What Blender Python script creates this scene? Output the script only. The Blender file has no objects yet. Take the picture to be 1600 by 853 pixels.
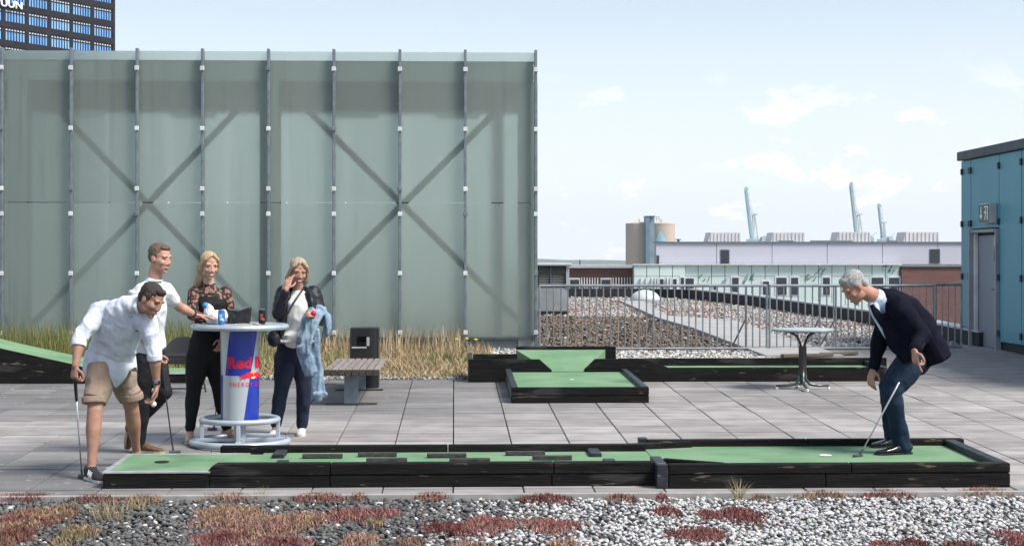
import bpy, bmesh, math, random
import numpy as np
from mathutils import Vector, Matrix, noise as mnoise

R = math.radians
random.seed(7)
rng = np.random.default_rng(11)
SC = bpy.context.scene
COL = SC.collection

# ------------------------------------------------------------------ camera
FPX, CAMZ, SLOPE, YAW = 2500.0, 1.882, 0.022, math.atan(90 / 2500.0)
cam = bpy.data.cameras.new('camera')
cam.sensor_width = 36.0
cam.lens = FPX / 1600.0 * 36.0
cam.shift_y = -21.5 / 1600.0
cam.clip_start, cam.clip_end = 0.1, 20000.0
camo = bpy.data.objects.new('camera', cam)
COL.objects.link(camo)
camo.location = (0, 0, CAMZ)
camo.rotation_euler = (R(90), 0, -YAW)
SC.camera = camo

# ------------------------------------------------------------------ sky, sun, exposure
SUN_EL, SUN_AZ = 50.0, 122.0          # azimuth clockwise from +Y: from the right, a little in front
wd = bpy.data.worlds.new('World')
SC.world = wd
wd.use_nodes = True
nt = wd.node_tree
nt.nodes.clear()
L = nt.links.new


def wn(t, **kw):
    n = nt.nodes.new(t)
    for k, v in kw.items():
        setattr(n, k, v)
    return n


sky = wn('ShaderNodeTexSky', sky_type='NISHITA', sun_disc=False)
sky.sun_elevation, sky.sun_rotation = R(SUN_EL), R(SUN_AZ)
sky.air_density, sky.dust_density, sky.ozone_density, sky.altitude = 1.0, 1.6, 1.2, 30
tc = wn('ShaderNodeTexCoord')
sepd = wn('ShaderNodeSeparateXYZ')
L(tc.outputs['Generated'], sepd.inputs[0])
# thin high veil of cloud over the whole sky, thicker to the horizon
veil = wn('ShaderNodeMapRange', interpolation_type='SMOOTHSTEP')
veil.inputs['From Min'].default_value, veil.inputs['From Max'].default_value = 0.0, 0.23
veil.inputs['To Min'].default_value, veil.inputs['To Max'].default_value = 0.95, 0.26
L(sepd.outputs['Z'], veil.inputs['Value'])
# small cumulus: noise in direction space, squashed vertically
mp = wn('ShaderNodeMapping')
mp.inputs['Scale'].default_value = (24, 24, 46)
mp.inputs['Location'].default_value = (4.3, 2.2, 0.5)
L(tc.outputs['Generated'], mp.inputs[0])
nz = wn('ShaderNodeTexNoise')
nz.inputs['Scale'].default_value, nz.inputs['Detail'].default_value, nz.inputs['Roughness'].default_value = 1.0, 7.0, 0.55
L(mp.outputs[0], nz.inputs['Vector'])
cr = wn('ShaderNodeMapRange', interpolation_type='SMOOTHSTEP')
cr.inputs['From Min'].default_value, cr.inputs['From Max'].default_value = 0.57, 0.64
L(nz.outputs['Fac'], cr.inputs['Value'])
skm = wn('ShaderNodeVectorMath', operation='SCALE')
skm.inputs['Scale'].default_value = 0.105
L(sky.outputs[0], skm.inputs[0])
m1 = wn('ShaderNodeMix', data_type='RGBA')
L(veil.outputs[0], m1.inputs['Factor'])
L(skm.outputs[0], m1.inputs['A'])
m1.inputs['B'].default_value = (0.625, 0.680, 0.725, 1)
m2 = wn('ShaderNodeMix', data_type='RGBA')
cm = wn('ShaderNodeMath', operation='MULTIPLY')
low = wn('ShaderNodeMapRange', interpolation_type='SMOOTHSTEP')      # only the far cumulus low over the harbour
low.inputs['From Min'].default_value, low.inputs['From Max'].default_value = 0.13, 0.06
low.inputs['To Min'].default_value, low.inputs['To Max'].default_value = 0.0, 0.9
L(sepd.outputs['Z'], low.inputs['Value'])
L(low.outputs[0], cm.inputs[1])
L(cr.outputs[0], cm.inputs[0])
L(cm.outputs[0], m2.inputs['Factor'])
L(m1.outputs['Result'], m2.inputs['A'])
m2.inputs['B'].default_value = (0.76, 0.76, 0.76, 1)
bg = wn('ShaderNodeBackground')
bg.inputs['Strength'].default_value = 1.0
L(m2.outputs['Result'], bg.inputs['Color'])
wo = wn('ShaderNodeOutputWorld')
L(bg.outputs[0], wo.inputs['Surface'])

sl = bpy.data.lights.new('sun', 'SUN')
sl.energy, sl.angle, sl.color = 3.5, R(18), (1.0, 0.95, 0.88)
so = bpy.data.objects.new('sun', sl)
COL.objects.link(so)
sd = Vector((math.sin(R(SUN_AZ)) * math.cos(R(SUN_EL)), math.cos(R(SUN_AZ)) * math.cos(R(SUN_EL)), math.sin(R(SUN_EL))))
so.rotation_euler = sd.to_track_quat('Z', 'Y').to_euler()

SC.view_settings.view_transform = 'Standard'
SC.view_settings.look = 'None'
SC.view_settings.exposure = 0.70
SC.view_settings.gamma = 1.0
SC.render.film_transparent = False
SC.cycles.use_denoising = True
SC.cycles.max_bounces = 8
SC.cycles.transparent_max_bounces = 8
SC.cycles.caustics_reflective = False
SC.cycles.sample_clamp_indirect = 6.0

# ------------------------------------------------------------------ measuring helpers (photo pixel -> place)
_fw = Vector((math.sin(YAW), math.cos(YAW), 0))
_rt = Vector((math.cos(YAW), -math.sin(YAW), 0))


def ray(px, py):
    return _fw * FPX + _rt * (px - 800.0) + Vector((0, 0, 405.0 - py))


def at(px, py, Y):
    r = ray(px, py)
    return Vector((0, 0, CAMZ)) + r * (Y / r.y)


def zg(y):
    return SLOPE * y


def gp(px, py, h=0.0):
    r = ray(px, py)
    t = (h - CAMZ) / (r.z - SLOPE * r.y)
    return Vector((0, 0, CAMZ)) + r * t


def XA(px, Y):
    return at(px, 405, Y).x


def ZA(py, Y, px=800):
    return at(px, py, Y).z


# ------------------------------------------------------------------ materials
MATS = {}


def mat(name, col, rough=0.6, metal=0.0, col2=None, vscale=6.0, vstr=1.0, bump=0.0, bscale=60.0, spec=0.5,
        stretch=(1, 1, 1), detail=5.0, island=0.0, obj_rand=0.0, attr=None, coat=0.0, trans=0.0, sub=0.0, emit=None):
    if name in MATS:
        return MATS[name]
    m = bpy.data.materials.new(name)
    m.use_nodes = True
    t = m.node_tree
    b = t.nodes['Principled BSDF']
    lk = t.links.new
    b.inputs['Roughness'].default_value = rough
    b.inputs['Metallic'].default_value = metal
    b.inputs['Specular IOR Level'].default_value = spec
    if coat:
        b.inputs['Coat Weight'].default_value = coat
        b.inputs['Coat Roughness'].default_value = 0.15
    if sub:
        b.inputs['Subsurface Weight'].default_value = sub
        b.inputs['Subsurface Radius'].default_value = (0.012, 0.005, 0.003)
        b.inputs['Subsurface Scale'].default_value = 1.0
    geo = t.nodes.new('ShaderNodeNewGeometry')
    mpn = t.nodes.new('ShaderNodeMapping')
    mpn.inputs['Scale'].default_value = stretch
    lk(geo.outputs['Position'], mpn.inputs[0])
    n1 = t.nodes.new('ShaderNodeTexNoise')
    n1.inputs['Scale'].default_value, n1.inputs['Detail'].default_value = vscale, detail
    lk(mpn.outputs[0], n1.inputs['Vector'])
    if col2 is None:
        col2 = tuple(c * 0.72 for c in col[:3])
    rp = t.nodes.new('ShaderNodeMapRange')
    rp.inputs['From Min'].default_value, rp.inputs['From Max'].default_value = 0.35, 0.65
    rp.inputs['To Max'].default_value = vstr
    lk(n1.outputs['Fac'], rp.inputs['Value'])
    mx = t.nodes.new('ShaderNodeMix')
    mx.data_type = 'RGBA'
    lk(rp.outputs[0], mx.inputs['Factor'])
    mx.inputs['A'].default_value = (*col[:3], 1)
    mx.inputs['B'].default_value = (*col2[:3], 1)
    out = mx.outputs['Result']
    if attr:
        va = t.nodes.new('ShaderNodeAttribute')
        va.attribute_name = attr
        mm = t.nodes.new('ShaderNodeMix')
        mm.data_type = 'RGBA'
        mm.blend_type = 'MULTIPLY'
        mm.inputs['Factor'].default_value = 1.0
        lk(out, mm.inputs['A'])
        lk(va.outputs['Color'], mm.inputs['B'])
        out = mm.outputs['Result']
    for src, amt in ((('island', island)), (('rand', obj_rand))):
        if not amt:
            continue
        if src == 'island':
            sock = geo.outputs['Random Per Island']
        else:
            sock = t.nodes.new('ShaderNodeObjectInfo').outputs['Random']
        hr = t.nodes.new('ShaderNodeMapRange')
        hr.inputs['To Min'].default_value, hr.inputs['To Max'].default_value = 1 - amt, 1 + amt
        lk(sock, hr.inputs['Value'])
        sc_ = t.nodes.new('ShaderNodeVectorMath')
        sc_.operation = 'SCALE'
        lk(out, sc_.inputs[0])
        lk(hr.outputs[0], sc_.inputs['Scale'])
        out = sc_.outputs[0]
    lk(out, b.inputs['Base Color'])
    if bump:
        n2 = t.nodes.new('ShaderNodeTexNoise')
        n2.inputs['Scale'].default_value, n2.inputs['Detail'].default_value = bscale, 4.0
        lk(mpn.outputs[0], n2.inputs['Vector'])
        bp = t.nodes.new('ShaderNodeBump')
        bp.inputs['Strength'].default_value = bump
        bp.inputs['Distance'].default_value = 0.02
        lk(n2.outputs['Fac'], bp.inputs['Height'])
        lk(bp.outputs[0], b.inputs['Normal'])
    m['sockets'] = 1
    MATS[name] = m
    return m


# ------------------------------------------------------------------ mesh collector
class MB:
    def __init__(self):
        self.v, self.f, self.c = [], [], []
        self.cur = (1, 1, 1)

    def add(self, vs, fs):
        o = len(self.v)
        self.v += [tuple(p) for p in vs]
        self.f += [tuple(i + o for i in q) for q in fs]
        self.c += [self.cur] * len(fs)
        return self

    def box(self, x0, x1, y0, y1, z0, z1, c=0.0, M=None):
        if x0 > x1: x0, x1 = x1, x0
        if y0 > y1: y0, y1 = y1, y0
        if z0 > z1: z0, z1 = z1, z0
        if c <= 0:
            vs = [(x, y, z) for z in (z0, z1) for x, y in ((x0, y0), (x1, y0), (x1, y1), (x0, y1))]
            fs = [(3, 2, 1, 0), (4, 5, 6, 7), (0, 1, 5, 4), (1, 2, 6, 5), (2, 3, 7, 6), (3, 0, 4, 7)]
        else:
            c = min(c, (x1 - x0) / 2.01, (y1 - y0) / 2.01, (z1 - z0) / 2.01)
            vs, idx = [], {}
            lo, hi = (x0, y0, z0), (x1, y1, z1)
            for sx in (0, 1):
                for sy in (0, 1):
                    for sz in (0, 1):
                        s = (sx, sy, sz)
                        for ax in range(3):
                            p = []
                            for k in range(3):
                                e = hi[k] if s[k] else lo[k]
                                p.append(e if k == ax else (e - c if s[k] else e + c))
                            idx[(s, ax)] = len(vs)
                            vs.append(tuple(p))
            fs = []
            for ax in range(3):
                a, b = (ax + 1) % 3, (ax + 2) % 3
                for sd_ in (0, 1):
                    q = []
                    for (i, j) in ((0, 0), (1, 0), (1, 1), (0, 1)):
                        s = [0, 0, 0]
                        s[ax], s[a], s[b] = sd_, i, j
                        q.append(idx[(tuple(s), ax)])
                    fs.append(tuple(q if sd_ else q[::-1]))
            for ax in range(3):   # edges along ax
                a, b = (ax + 1) % 3, (ax + 2) % 3
                for i in (0, 1):
                    for j in (0, 1):
                        s0, s1 = [0, 0, 0], [0, 0, 0]
                        s0[a] = s1[a] = i
                        s0[b] = s1[b] = j
                        s1[ax] = 1
                        q = [idx[(tuple(s0), a)], idx[(tuple(s1), a)], idx[(tuple(s1), b)], idx[(tuple(s0), b)]]
                        fs.append(tuple(q if (i == j) else q[::-1])[::-1])
            for sx in (0, 1):
                for sy in (0, 1):
                    for sz in (0, 1):
                        q = [idx[((sx, sy, sz), k)] for k in range(3)]
                        fs.append(tuple(q if (sx + sy + sz) % 2 else q[::-1]))
        if M is not None:
            vs = [M @ Vector(p) for p in vs]
        return self.add(vs, fs)

    def bar(self, p, q, w, h=None, up=(0, 0, 1), c=0.0):
        """rectangular bar from p to q"""
        p, q = Vector(p), Vector(q)
        h = w if h is None else h
        d = q - p
        l = d.length
        z = d / l
        u = Vector(up)
        if abs(z.dot(u)) > 0.98:
            u = Vector((0, 1, 0))
        x = u.cross(z).normalized()
        y = z.cross(x)
        M = Matrix((x, y, z)).transposed().to_4x4()
        M.translation = p
        return self.box(-w / 2, w / 2, -h / 2, h / 2, 0, l, c, M)

    def tube(self, pts, rad, n=10, closed=False, flat=None, caps=True):
        pts = [Vector(p) for p in pts]
        k = len(pts)
        rad = [rad] * k if not hasattr(rad, '__len__') else list(rad)
        vs, fs = [], []
        nrm = None
        for i, p in enumerate(pts):
            if closed:
                t = (pts[(i + 1) % k] - pts[i - 1]).normalized()
            else:
                t = (pts[min(i + 1, k - 1)] - pts[max(i - 1, 0)]).normalized()
            if nrm is None:
                nrm = t.orthogonal().normalized()
                if flat is not None:
                    f_ = Vector(flat)
                    nrm = (f_ - t * f_.dot(t)).normalized()
            nrm = (nrm - t * nrm.dot(t)).normalized()
            bn = t.cross(nrm)
            r = rad[i]
            ra, rb = r if hasattr(r, '__len__') else (r, r)
            for j in range(n):
                a = 2 * math.pi * j / n
                vs.append(p + nrm * (math.cos(a) * ra) + bn * (math.sin(a) * rb))
        m = k if closed else k - 1
        for i in range(m):
            for j in range(n):
                a, b = i * n + j, i * n + (j + 1) % n
                c_, d_ = ((i + 1) % k) * n + (j + 1) % n, ((i + 1) % k) * n + j
                fs.append((a, b, c_, d_))
        if not closed and caps:
            fs.append(tuple(range(n))[::-1])
            fs.append(tuple((k - 1) * n + j for j in range(n)))
        return self.add(vs, fs)

    def lathe(self, prof, c=(0, 0, 0), n=32, caps=True):
        vs, fs = [], []
        c = Vector(c)
        for r, z in prof:
            for j in range(n):
                a = 2 * math.pi * j / n
                vs.append((c.x + r * math.cos(a), c.y + r * math.sin(a), c.z + z))
        for i in range(len(prof) - 1):
            for j in range(n):
                fs.append((i * n + j, i * n + (j + 1) % n, (i + 1) * n + (j + 1) % n, (i + 1) * n + j))
        if caps:
            fs.append(tuple(range(n))[::-1])
            fs.append(tuple((len(prof) - 1) * n + j for j in range(n)))
        return self.add(vs, fs)

    def ring(self, c, r, t, n=48, m=10, tz=None):
        c = Vector(c)
        return self.tube([c + Vector((r * math.cos(2 * math.pi * i / n), r * math.sin(2 * math.pi * i / n), 0)) for i in range(n)], t, m, closed=True)

    def prism(self, poly, axis, a0, a1):
        """poly of 2D points extruded along axis ('x','y','z') from a0 to a1"""
        k = len(poly)

        def mk(p, a):
            if axis == 'y': return (p[0], a, p[1])
            if axis == 'x': return (a, p[0], p[1])
            return (p[0], p[1], a)
        vs = [mk(p, a0) for p in poly] + [mk(p, a1) for p in poly]
        fs = [tuple(range(k)), tuple(range(2 * k - 1, k - 1, -1))]
        for i in range(k):
            j = (i + 1) % k
            fs.append((i, i + k, j + k, j))
        return self.add(vs, fs)

    def sphere(self, c, r, n=12, m=8, M=None):
        c = Vector(c)
        rx, ry, rz = r if hasattr(r, '__len__') else (r, r, r)
        vs, fs = [], []
        for i in range(1, m):
            ph = math.pi * i / m
            for j in range(n):
                a = 2 * math.pi * j / n
                vs.append(Vector((rx * math.sin(ph) * math.cos(a), ry * math.sin(ph) * math.sin(a), rz * math.cos(ph))))
        vs.append(Vector((0, 0, rz)))
        vs.append(Vector((0, 0, -rz)))
        for i in range(m - 2):
            for j in range(n):
                fs.append((i * n + j, (i + 1) * n + j, (i + 1) * n + (j + 1) % n, i * n + (j + 1) % n))
        t, b_ = len(vs) - 2, len(vs) - 1
        for j in range(n):
            fs.append((t, j, (j + 1) % n))
            fs.append((b_, (m - 2) * n + (j + 1) % n, (m - 2) * n + j))
        if M is not None:
            vs = [M @ p for p in vs]
        return self.add([p + c for p in vs], fs)

    def mesh(self, name, smooth=False, fix=True):
        me = bpy.data.meshes.new(name)
        me.from_pydata(self.v, [], self.f)
        if len(set(self.c)) > 1:
            ca = me.color_attributes.new('Col', 'FLOAT_COLOR', 'CORNER')
            arr = []
            for q, c in zip(self.f, self.c):
                arr += [c[0], c[1], c[2], 1.0] * len(q)
            ca.data.foreach_set('color', arr)
        if fix:
            bm = bmesh.new()
            bm.from_mesh(me)
            bmesh.ops.recalc_face_normals(bm, faces=bm.faces)
            bm.to_mesh(me)
            bm.free()
        if smooth:
            me.shade_smooth()
            if smooth != 'all':
                me.set_sharp_from_angle(angle=R(38))
        me.update()
        return me

    def build(self, name, m, parent=None, smooth=False, loc=None, fix=True):
        me = self.mesh(name, smooth, fix)
        return link(name, me, m, parent)


def link(name, me, m=None, parent=None):
    o = bpy.data.objects.new(name, me)
    if m is not None and me is not None:
        me.materials.clear()
        me.materials.append(m)
    COL.objects.link(o)
    if parent is not None:
        o.parent = parent
        # world-space geometry under an Empty / structure that stands elsewhere
        if parent.get('_base'):
            b = parent['_base']
            o.location = (-b[0], -b[1], -b[2])
        if o.location.length and parent.parent is not None:
            o.location = (0, 0, 0)
    return o


def tag(o, label=None, cat=None, group=None, kind=None):
    if label: o['label'] = label
    if cat: o['category'] = cat
    if group: o['group'] = group
    if kind: o['kind'] = kind
    return o


def thing(name, loc, label, cat, group=None):
    o = bpy.data.objects.new(name, None)
    o.empty_display_size = 0.1
    COL.objects.link(o)
    o.location = loc
    o['_base'] = [float(loc[0]), float(loc[1]), float(loc[2])]
    return tag(o, label, cat, group)


def fast_mesh(name, V, F, colors=None, smooth=False):
    """V (n,3), F (m,k) numpy; colors per face (m,3)"""
    me = bpy.data.meshes.new(name)
    m, k = F.shape
    me.vertices.add(len(V))
    me.vertices.foreach_set('co', V.astype(np.float32).ravel())
    me.loops.add(m * k)
    me.loops.foreach_set('vertex_index', F.astype(np.int32).ravel())
    me.polygons.add(m)
    me.polygons.foreach_set('loop_start', np.arange(0, m * k, k, dtype=np.int32))
    me.update(calc_edges=True)
    if colors is not None:
        ca = me.color_attributes.new('Col', 'FLOAT_COLOR', 'CORNER')
        c = np.ones((m, k, 4), np.float32)
        c[:, :, :3] = colors[:, None, :]
        ca.data.foreach_set('color', c.ravel())
    me.validate()
    if smooth:
        me.shade_smooth()
    return me
# ================================================================== SETTING
m_steel = mat('galvanised_steel', (0.21, 0.25, 0.275), 0.45, 0.45, col2=(0.15, 0.18, 0.20), vscale=9, bump=0.05, bscale=30)
m_white = mat('white_paint', (0.75, 0.75, 0.74), 0.45, vscale=4, col2=(0.62, 0.62, 0.61))
m_black = mat('black_plastic', (0.015, 0.015, 0.017), 0.45)
m_dark = mat('dark_glass', (0.02, 0.028, 0.038), 0.12, vscale=0.4)
m_conc = mat('concrete_bed', (0.05, 0.048, 0.045), 0.95, vscale=5)

# ---- lowest ground: one sheet far out to the horizon (harbour land seen from the roof)
GZ = -17.0
b = MB()
b.add([(-9000, -400, GZ), (9000, -400, GZ), (9000, 9500, GZ), (-9000, 9500, GZ)], [(0, 1, 2, 3)])
o = b.build('ground', mat('harbour_ground', (0.20, 0.21, 0.19), 0.9, col2=(0.13, 0.15, 0.12), vscale=0.01))
tag(o, kind='structure')

# ---- the building under the terrace
b = MB()
b.add([(-14, 11.1, zg(11.1) - .1), (12.5, 11.1, zg(11.1) - .1), (12.5, 19.0, zg(19) - .1), (-14, 19, zg(19) - .1)], [(0, 1, 2, 3)])
o = b.build('terrace_paving', m_conc)
tag(o, kind='structure')
paving = o

# roof sheet behind (continues the slope) that carries gravel, soil and walkway
PAR = [gp(840, 463), gp(1000, 463), gp(1075, 465), gp(1180, 477), gp(1361, 504), gp(1530, 540)]
b = MB()
poly = [(-14, 19.0), (13.5, 19.0)] + [(p.x, p.y) for p in PAR[::-1]] + [(-14, PAR[0].y)]
b.add([(x, y, zg(y) - .1) for x, y in poly], [tuple(range(len(poly)))])
o = b.build('roof', mat('roof_soil', (0.10, 0.085, 0.07), 0.95, vscale=3))
tag(o, kind='structure')
roof = o
# outer wall of the building below the roofs
b = MB()
b.prism([(-14, -4), (12.5, -4), (13.5, 19.0)] + [(p.x, p.y) for p in PAR[::-1]] + [(-14, PAR[0].y)], 'z', GZ, -0.22)
o = b.build('building_below', mat('building_render', (0.35, 0.35, 0.34), 0.8))
tag(o, 'pale rendered building carrying the roof terrace', 'building')

# ---- pavers, half a metre square
def paver_mat():
    m = bpy.data.materials.new('paver_concrete')
    m.use_nodes = True
    t = m.node_tree
    lk = t.links.new
    bs = t.nodes['Principled BSDF']
    geo = t.nodes.new('ShaderNodeNewGeometry')
    oi = t.nodes.new('ShaderNodeObjectInfo')
    n1 = t.nodes.new('ShaderNodeTexNoise')
    n1.inputs['Scale'].default_value, n1.inputs['Detail'].default_value = 3.2, 7
    n2 = t.nodes.new('ShaderNodeTexNoise')
    n2.inputs['Scale'].default_value, n2.inputs['Detail'].default_value = 0.45, 5
    n3 = t.nodes.new('ShaderNodeTexNoise')
    n3.inputs['Scale'].default_value, n3.inputs['Detail'].default_value = 46, 3
    for n in (n1, n2, n3):
        lk(geo.outputs['Position'], n.inputs['Vector'])
    base = t.nodes.new('ShaderNodeMix'); base.data_type = 'RGBA'
    base.inputs['A'].default_value = (0.335, 0.314, 0.304, 1)
    base.inputs['B'].default_value = (0.258, 0.243, 0.236, 1)
    mr = t.nodes.new('ShaderNodeMapRange')
    mr.inputs['From Min'].default_value, mr.inputs['From Max'].default_value = 0.38, 0.66
    lk(n1.outputs['Fac'], mr.inputs['Value'])
    lk(mr.outputs[0], base.inputs['Factor'])
    # aged, weathered pavers towards the glass house; darker blotches at the left front too
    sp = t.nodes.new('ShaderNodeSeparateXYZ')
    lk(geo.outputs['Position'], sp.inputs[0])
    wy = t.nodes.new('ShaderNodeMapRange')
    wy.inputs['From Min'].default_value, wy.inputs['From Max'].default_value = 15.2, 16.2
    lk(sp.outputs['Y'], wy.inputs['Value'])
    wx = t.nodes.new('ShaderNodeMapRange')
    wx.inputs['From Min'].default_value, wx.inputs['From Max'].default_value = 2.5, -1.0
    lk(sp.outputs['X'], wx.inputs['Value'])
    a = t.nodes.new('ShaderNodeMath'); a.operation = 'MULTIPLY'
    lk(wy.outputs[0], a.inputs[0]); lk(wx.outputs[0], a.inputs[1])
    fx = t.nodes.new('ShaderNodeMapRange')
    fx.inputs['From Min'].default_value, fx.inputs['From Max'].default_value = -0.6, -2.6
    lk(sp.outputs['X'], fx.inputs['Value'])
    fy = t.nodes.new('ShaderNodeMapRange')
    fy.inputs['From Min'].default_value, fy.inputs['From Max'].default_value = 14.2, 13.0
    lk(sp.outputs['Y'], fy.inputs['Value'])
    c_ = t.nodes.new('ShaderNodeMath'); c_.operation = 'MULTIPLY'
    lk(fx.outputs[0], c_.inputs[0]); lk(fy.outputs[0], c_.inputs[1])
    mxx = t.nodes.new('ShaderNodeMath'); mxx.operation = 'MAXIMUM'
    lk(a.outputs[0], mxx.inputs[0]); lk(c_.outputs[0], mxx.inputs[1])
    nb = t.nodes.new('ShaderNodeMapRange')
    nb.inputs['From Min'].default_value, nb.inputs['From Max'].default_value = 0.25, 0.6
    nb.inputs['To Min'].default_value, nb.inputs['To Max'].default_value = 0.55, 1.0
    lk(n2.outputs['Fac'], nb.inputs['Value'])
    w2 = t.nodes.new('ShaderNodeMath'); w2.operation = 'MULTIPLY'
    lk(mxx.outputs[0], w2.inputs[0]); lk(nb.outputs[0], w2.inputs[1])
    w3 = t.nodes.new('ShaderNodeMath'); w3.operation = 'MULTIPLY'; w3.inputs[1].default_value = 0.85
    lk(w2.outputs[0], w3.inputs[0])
    old_dark = t.nodes.new('ShaderNodeMix'); old_dark.data_type = 'RGBA'
    lk(w3.outputs[0], old_dark.inputs['Factor'])
    lk(base.outputs['Result'], old_dark.inputs['A'])
    old_dark.inputs['B'].default_value = (0.135, 0.138, 0.140, 1)
    # broad mottling everywhere
    mo = t.nodes.new('ShaderNodeMapRange')
    mo.inputs['From Min'].default_value, mo.inputs['From Max'].default_value = 0.3, 0.7
    mo.inputs['To Min'].default_value, mo.inputs['To Max'].default_value = 0.84, 1.14
    lk(n2.outputs['Fac'], mo.inputs['Value'])
    rr = t.nodes.new('ShaderNodeMapRange')
    rr.inputs['To Min'].default_value, rr.inputs['To Max'].default_value = 0.80, 1.10
    lk(oi.outputs['Random'], rr.inputs['Value'])
    mu0 = t.nodes.new('ShaderNodeMath'); mu0.operation = 'MULTIPLY'
    lk(mo.outputs[0], mu0.inputs[0]); lk(rr.outputs[0], mu0.inputs[1])
    # soiled edges along the cross joints, and broom streaks across the slabs
    def mth(op, a_, b_=None):
        n_ = t.nodes.new('ShaderNodeMath'); n_.operation = op
        for i_, v_ in enumerate((a_, b_)):
            if v_ is None: continue
            if hasattr(v_, 'links'): lk(v_, n_.inputs[i_])
            else: n_.inputs[i_].default_value = v_
        return n_.outputs[0]
    fr_ = mth('FRACT', mth('MULTIPLY', mth('SUBTRACT', sp.outputs['Y'], 11.4), 2.0))
    ed = mth('ABSOLUTE', mth('SUBTRACT', fr_, .5))
    em = t.nodes.new('ShaderNodeMapRange')
    em.inputs['From Min'].default_value, em.inputs['From Max'].default_value = .455, .49
    em.inputs['To Min'].default_value, em.inputs['To Max'].default_value = 1.0, .62
    lk(ed, em.inputs['Value'])
    mps = t.nodes.new('ShaderNodeMapping'); mps.inputs['Scale'].default_value = (.8, 7.5, 1)
    lk(geo.outputs['Position'], mps.inputs[0])
    n5 = t.nodes.new('ShaderNodeTexNoise'); n5.inputs['Scale'].default_value = 1.4; n5.inputs['Detail'].default_value = 5
    lk(mps.outputs[0], n5.inputs['Vector'])
    st = t.nodes.new('ShaderNodeMapRange')
    st.inputs['From Min'].default_value, st.inputs['From Max'].default_value = .35, .68
    st.inputs['To Min'].default_value, st.inputs['To Max'].default_value = 1.10, .80
    lk(n5.outputs['Fac'], st.inputs['Value'])
    class _O: pass
    mu = _O(); mu.outputs = [mth('MULTIPLY', mth('MULTIPLY', mu0.outputs[0], em.outputs[0]), st.outputs[0])]
    sc_ = t.nodes.new('ShaderNodeVectorMath'); sc_.operation = 'SCALE'
    lk(old_dark.outputs['Result'], sc_.inputs[0]); lk(mu.outputs[0], sc_.inputs['Scale'])
    # lichen specks
    sk = t.nodes.new('ShaderNodeMapRange')
    sk.inputs['From Min'].default_value, sk.inputs['From Max'].default_value = 0.66, 0.70
    n4 = t.nodes.new('ShaderNodeTexNoise'); n4.inputs['Scale'].default_value = 14; n4.inputs['Detail'].default_value = 4
    lk(geo.outputs['Position'], n4.inputs['Vector'])
    lk(n4.outputs['Fac'], sk.inputs['Value'])
    sk2 = t.nodes.new('ShaderNodeMath'); sk2.operation = 'MULTIPLY'
    lk(sk.outputs[0], sk2.inputs[0]); lk(w2.outputs[0], sk2.inputs[1])
    fin = t.nodes.new('ShaderNodeMix'); fin.data_type = 'RGBA'
    lk(sk2.outputs[0], fin.inputs['Factor'])
    lk(sc_.outputs[0], fin.inputs['A'])
    fin.inputs['B'].default_value = (0.36, 0.36, 0.34, 1)
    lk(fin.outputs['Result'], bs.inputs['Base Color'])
    bs.inputs['Roughness'].default_value = 0.78
    bs.inputs['Specular IOR Level'].default_value = 0.35
    bp = t.nodes.new('ShaderNodeBump'); bp.inputs['Strength'].default_value = 0.25; bp.inputs['Distance'].default_value = 0.01
    lk(n3.outputs['Fac'], bp.inputs['Height']); lk(bp.outputs[0], bs.inputs['Normal'])
    MATS['paver'] = m
    return m


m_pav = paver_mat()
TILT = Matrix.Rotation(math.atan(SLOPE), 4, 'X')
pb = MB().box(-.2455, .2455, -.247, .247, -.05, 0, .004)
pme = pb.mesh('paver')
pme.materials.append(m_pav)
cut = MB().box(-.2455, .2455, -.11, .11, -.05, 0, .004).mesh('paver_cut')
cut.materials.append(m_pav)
cells = []
for k in range(-24, 27):
    x = 0.24 + .5 * k
    cells.append((x, 11.285, cut))
    for j in range(0, 26):
        y = 11.65 + .5 * j
        if y > 19.4 and x < gp(1215, 556).x + 0.02 * (y - 19):
            continue
        if y > 24.2:
            continue
        if y > 19.4 and x > 8.3:
            continue
        cells.append((x, y, pme))


def in_view(x, y):
    px = 800 + FPX * (_rt.dot(Vector((x, y, 0))) / _fw.dot(Vector((x, y, 0))))
    return -25 < px < 1625


vis = sorted([c for c in cells if in_view(c[0], c[1])], key=lambda c: c[1])
near, rest = vis[:298], vis[298:] + [c for c in cells if not in_view(c[0], c[1])]
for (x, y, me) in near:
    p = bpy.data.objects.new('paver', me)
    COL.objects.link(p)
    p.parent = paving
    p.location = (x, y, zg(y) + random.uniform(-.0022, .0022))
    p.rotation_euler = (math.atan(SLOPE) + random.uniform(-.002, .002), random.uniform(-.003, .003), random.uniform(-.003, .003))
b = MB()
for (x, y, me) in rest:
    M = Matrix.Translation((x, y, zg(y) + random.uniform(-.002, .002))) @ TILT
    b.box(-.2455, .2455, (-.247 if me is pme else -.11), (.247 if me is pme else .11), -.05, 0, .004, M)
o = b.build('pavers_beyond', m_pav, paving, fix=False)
tag(o, kind='stuff')
# steel edging between paving and gravel
b = MB()
b.bar((-13, 11.145, zg(11.145) - .03), (12.4, 11.145, zg(11.145) - .03), .05, .075, c=.004)
b.build('edging', mat('edging_concrete', (0.34, 0.33, 0.31), .8, vscale=8), paving)


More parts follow.
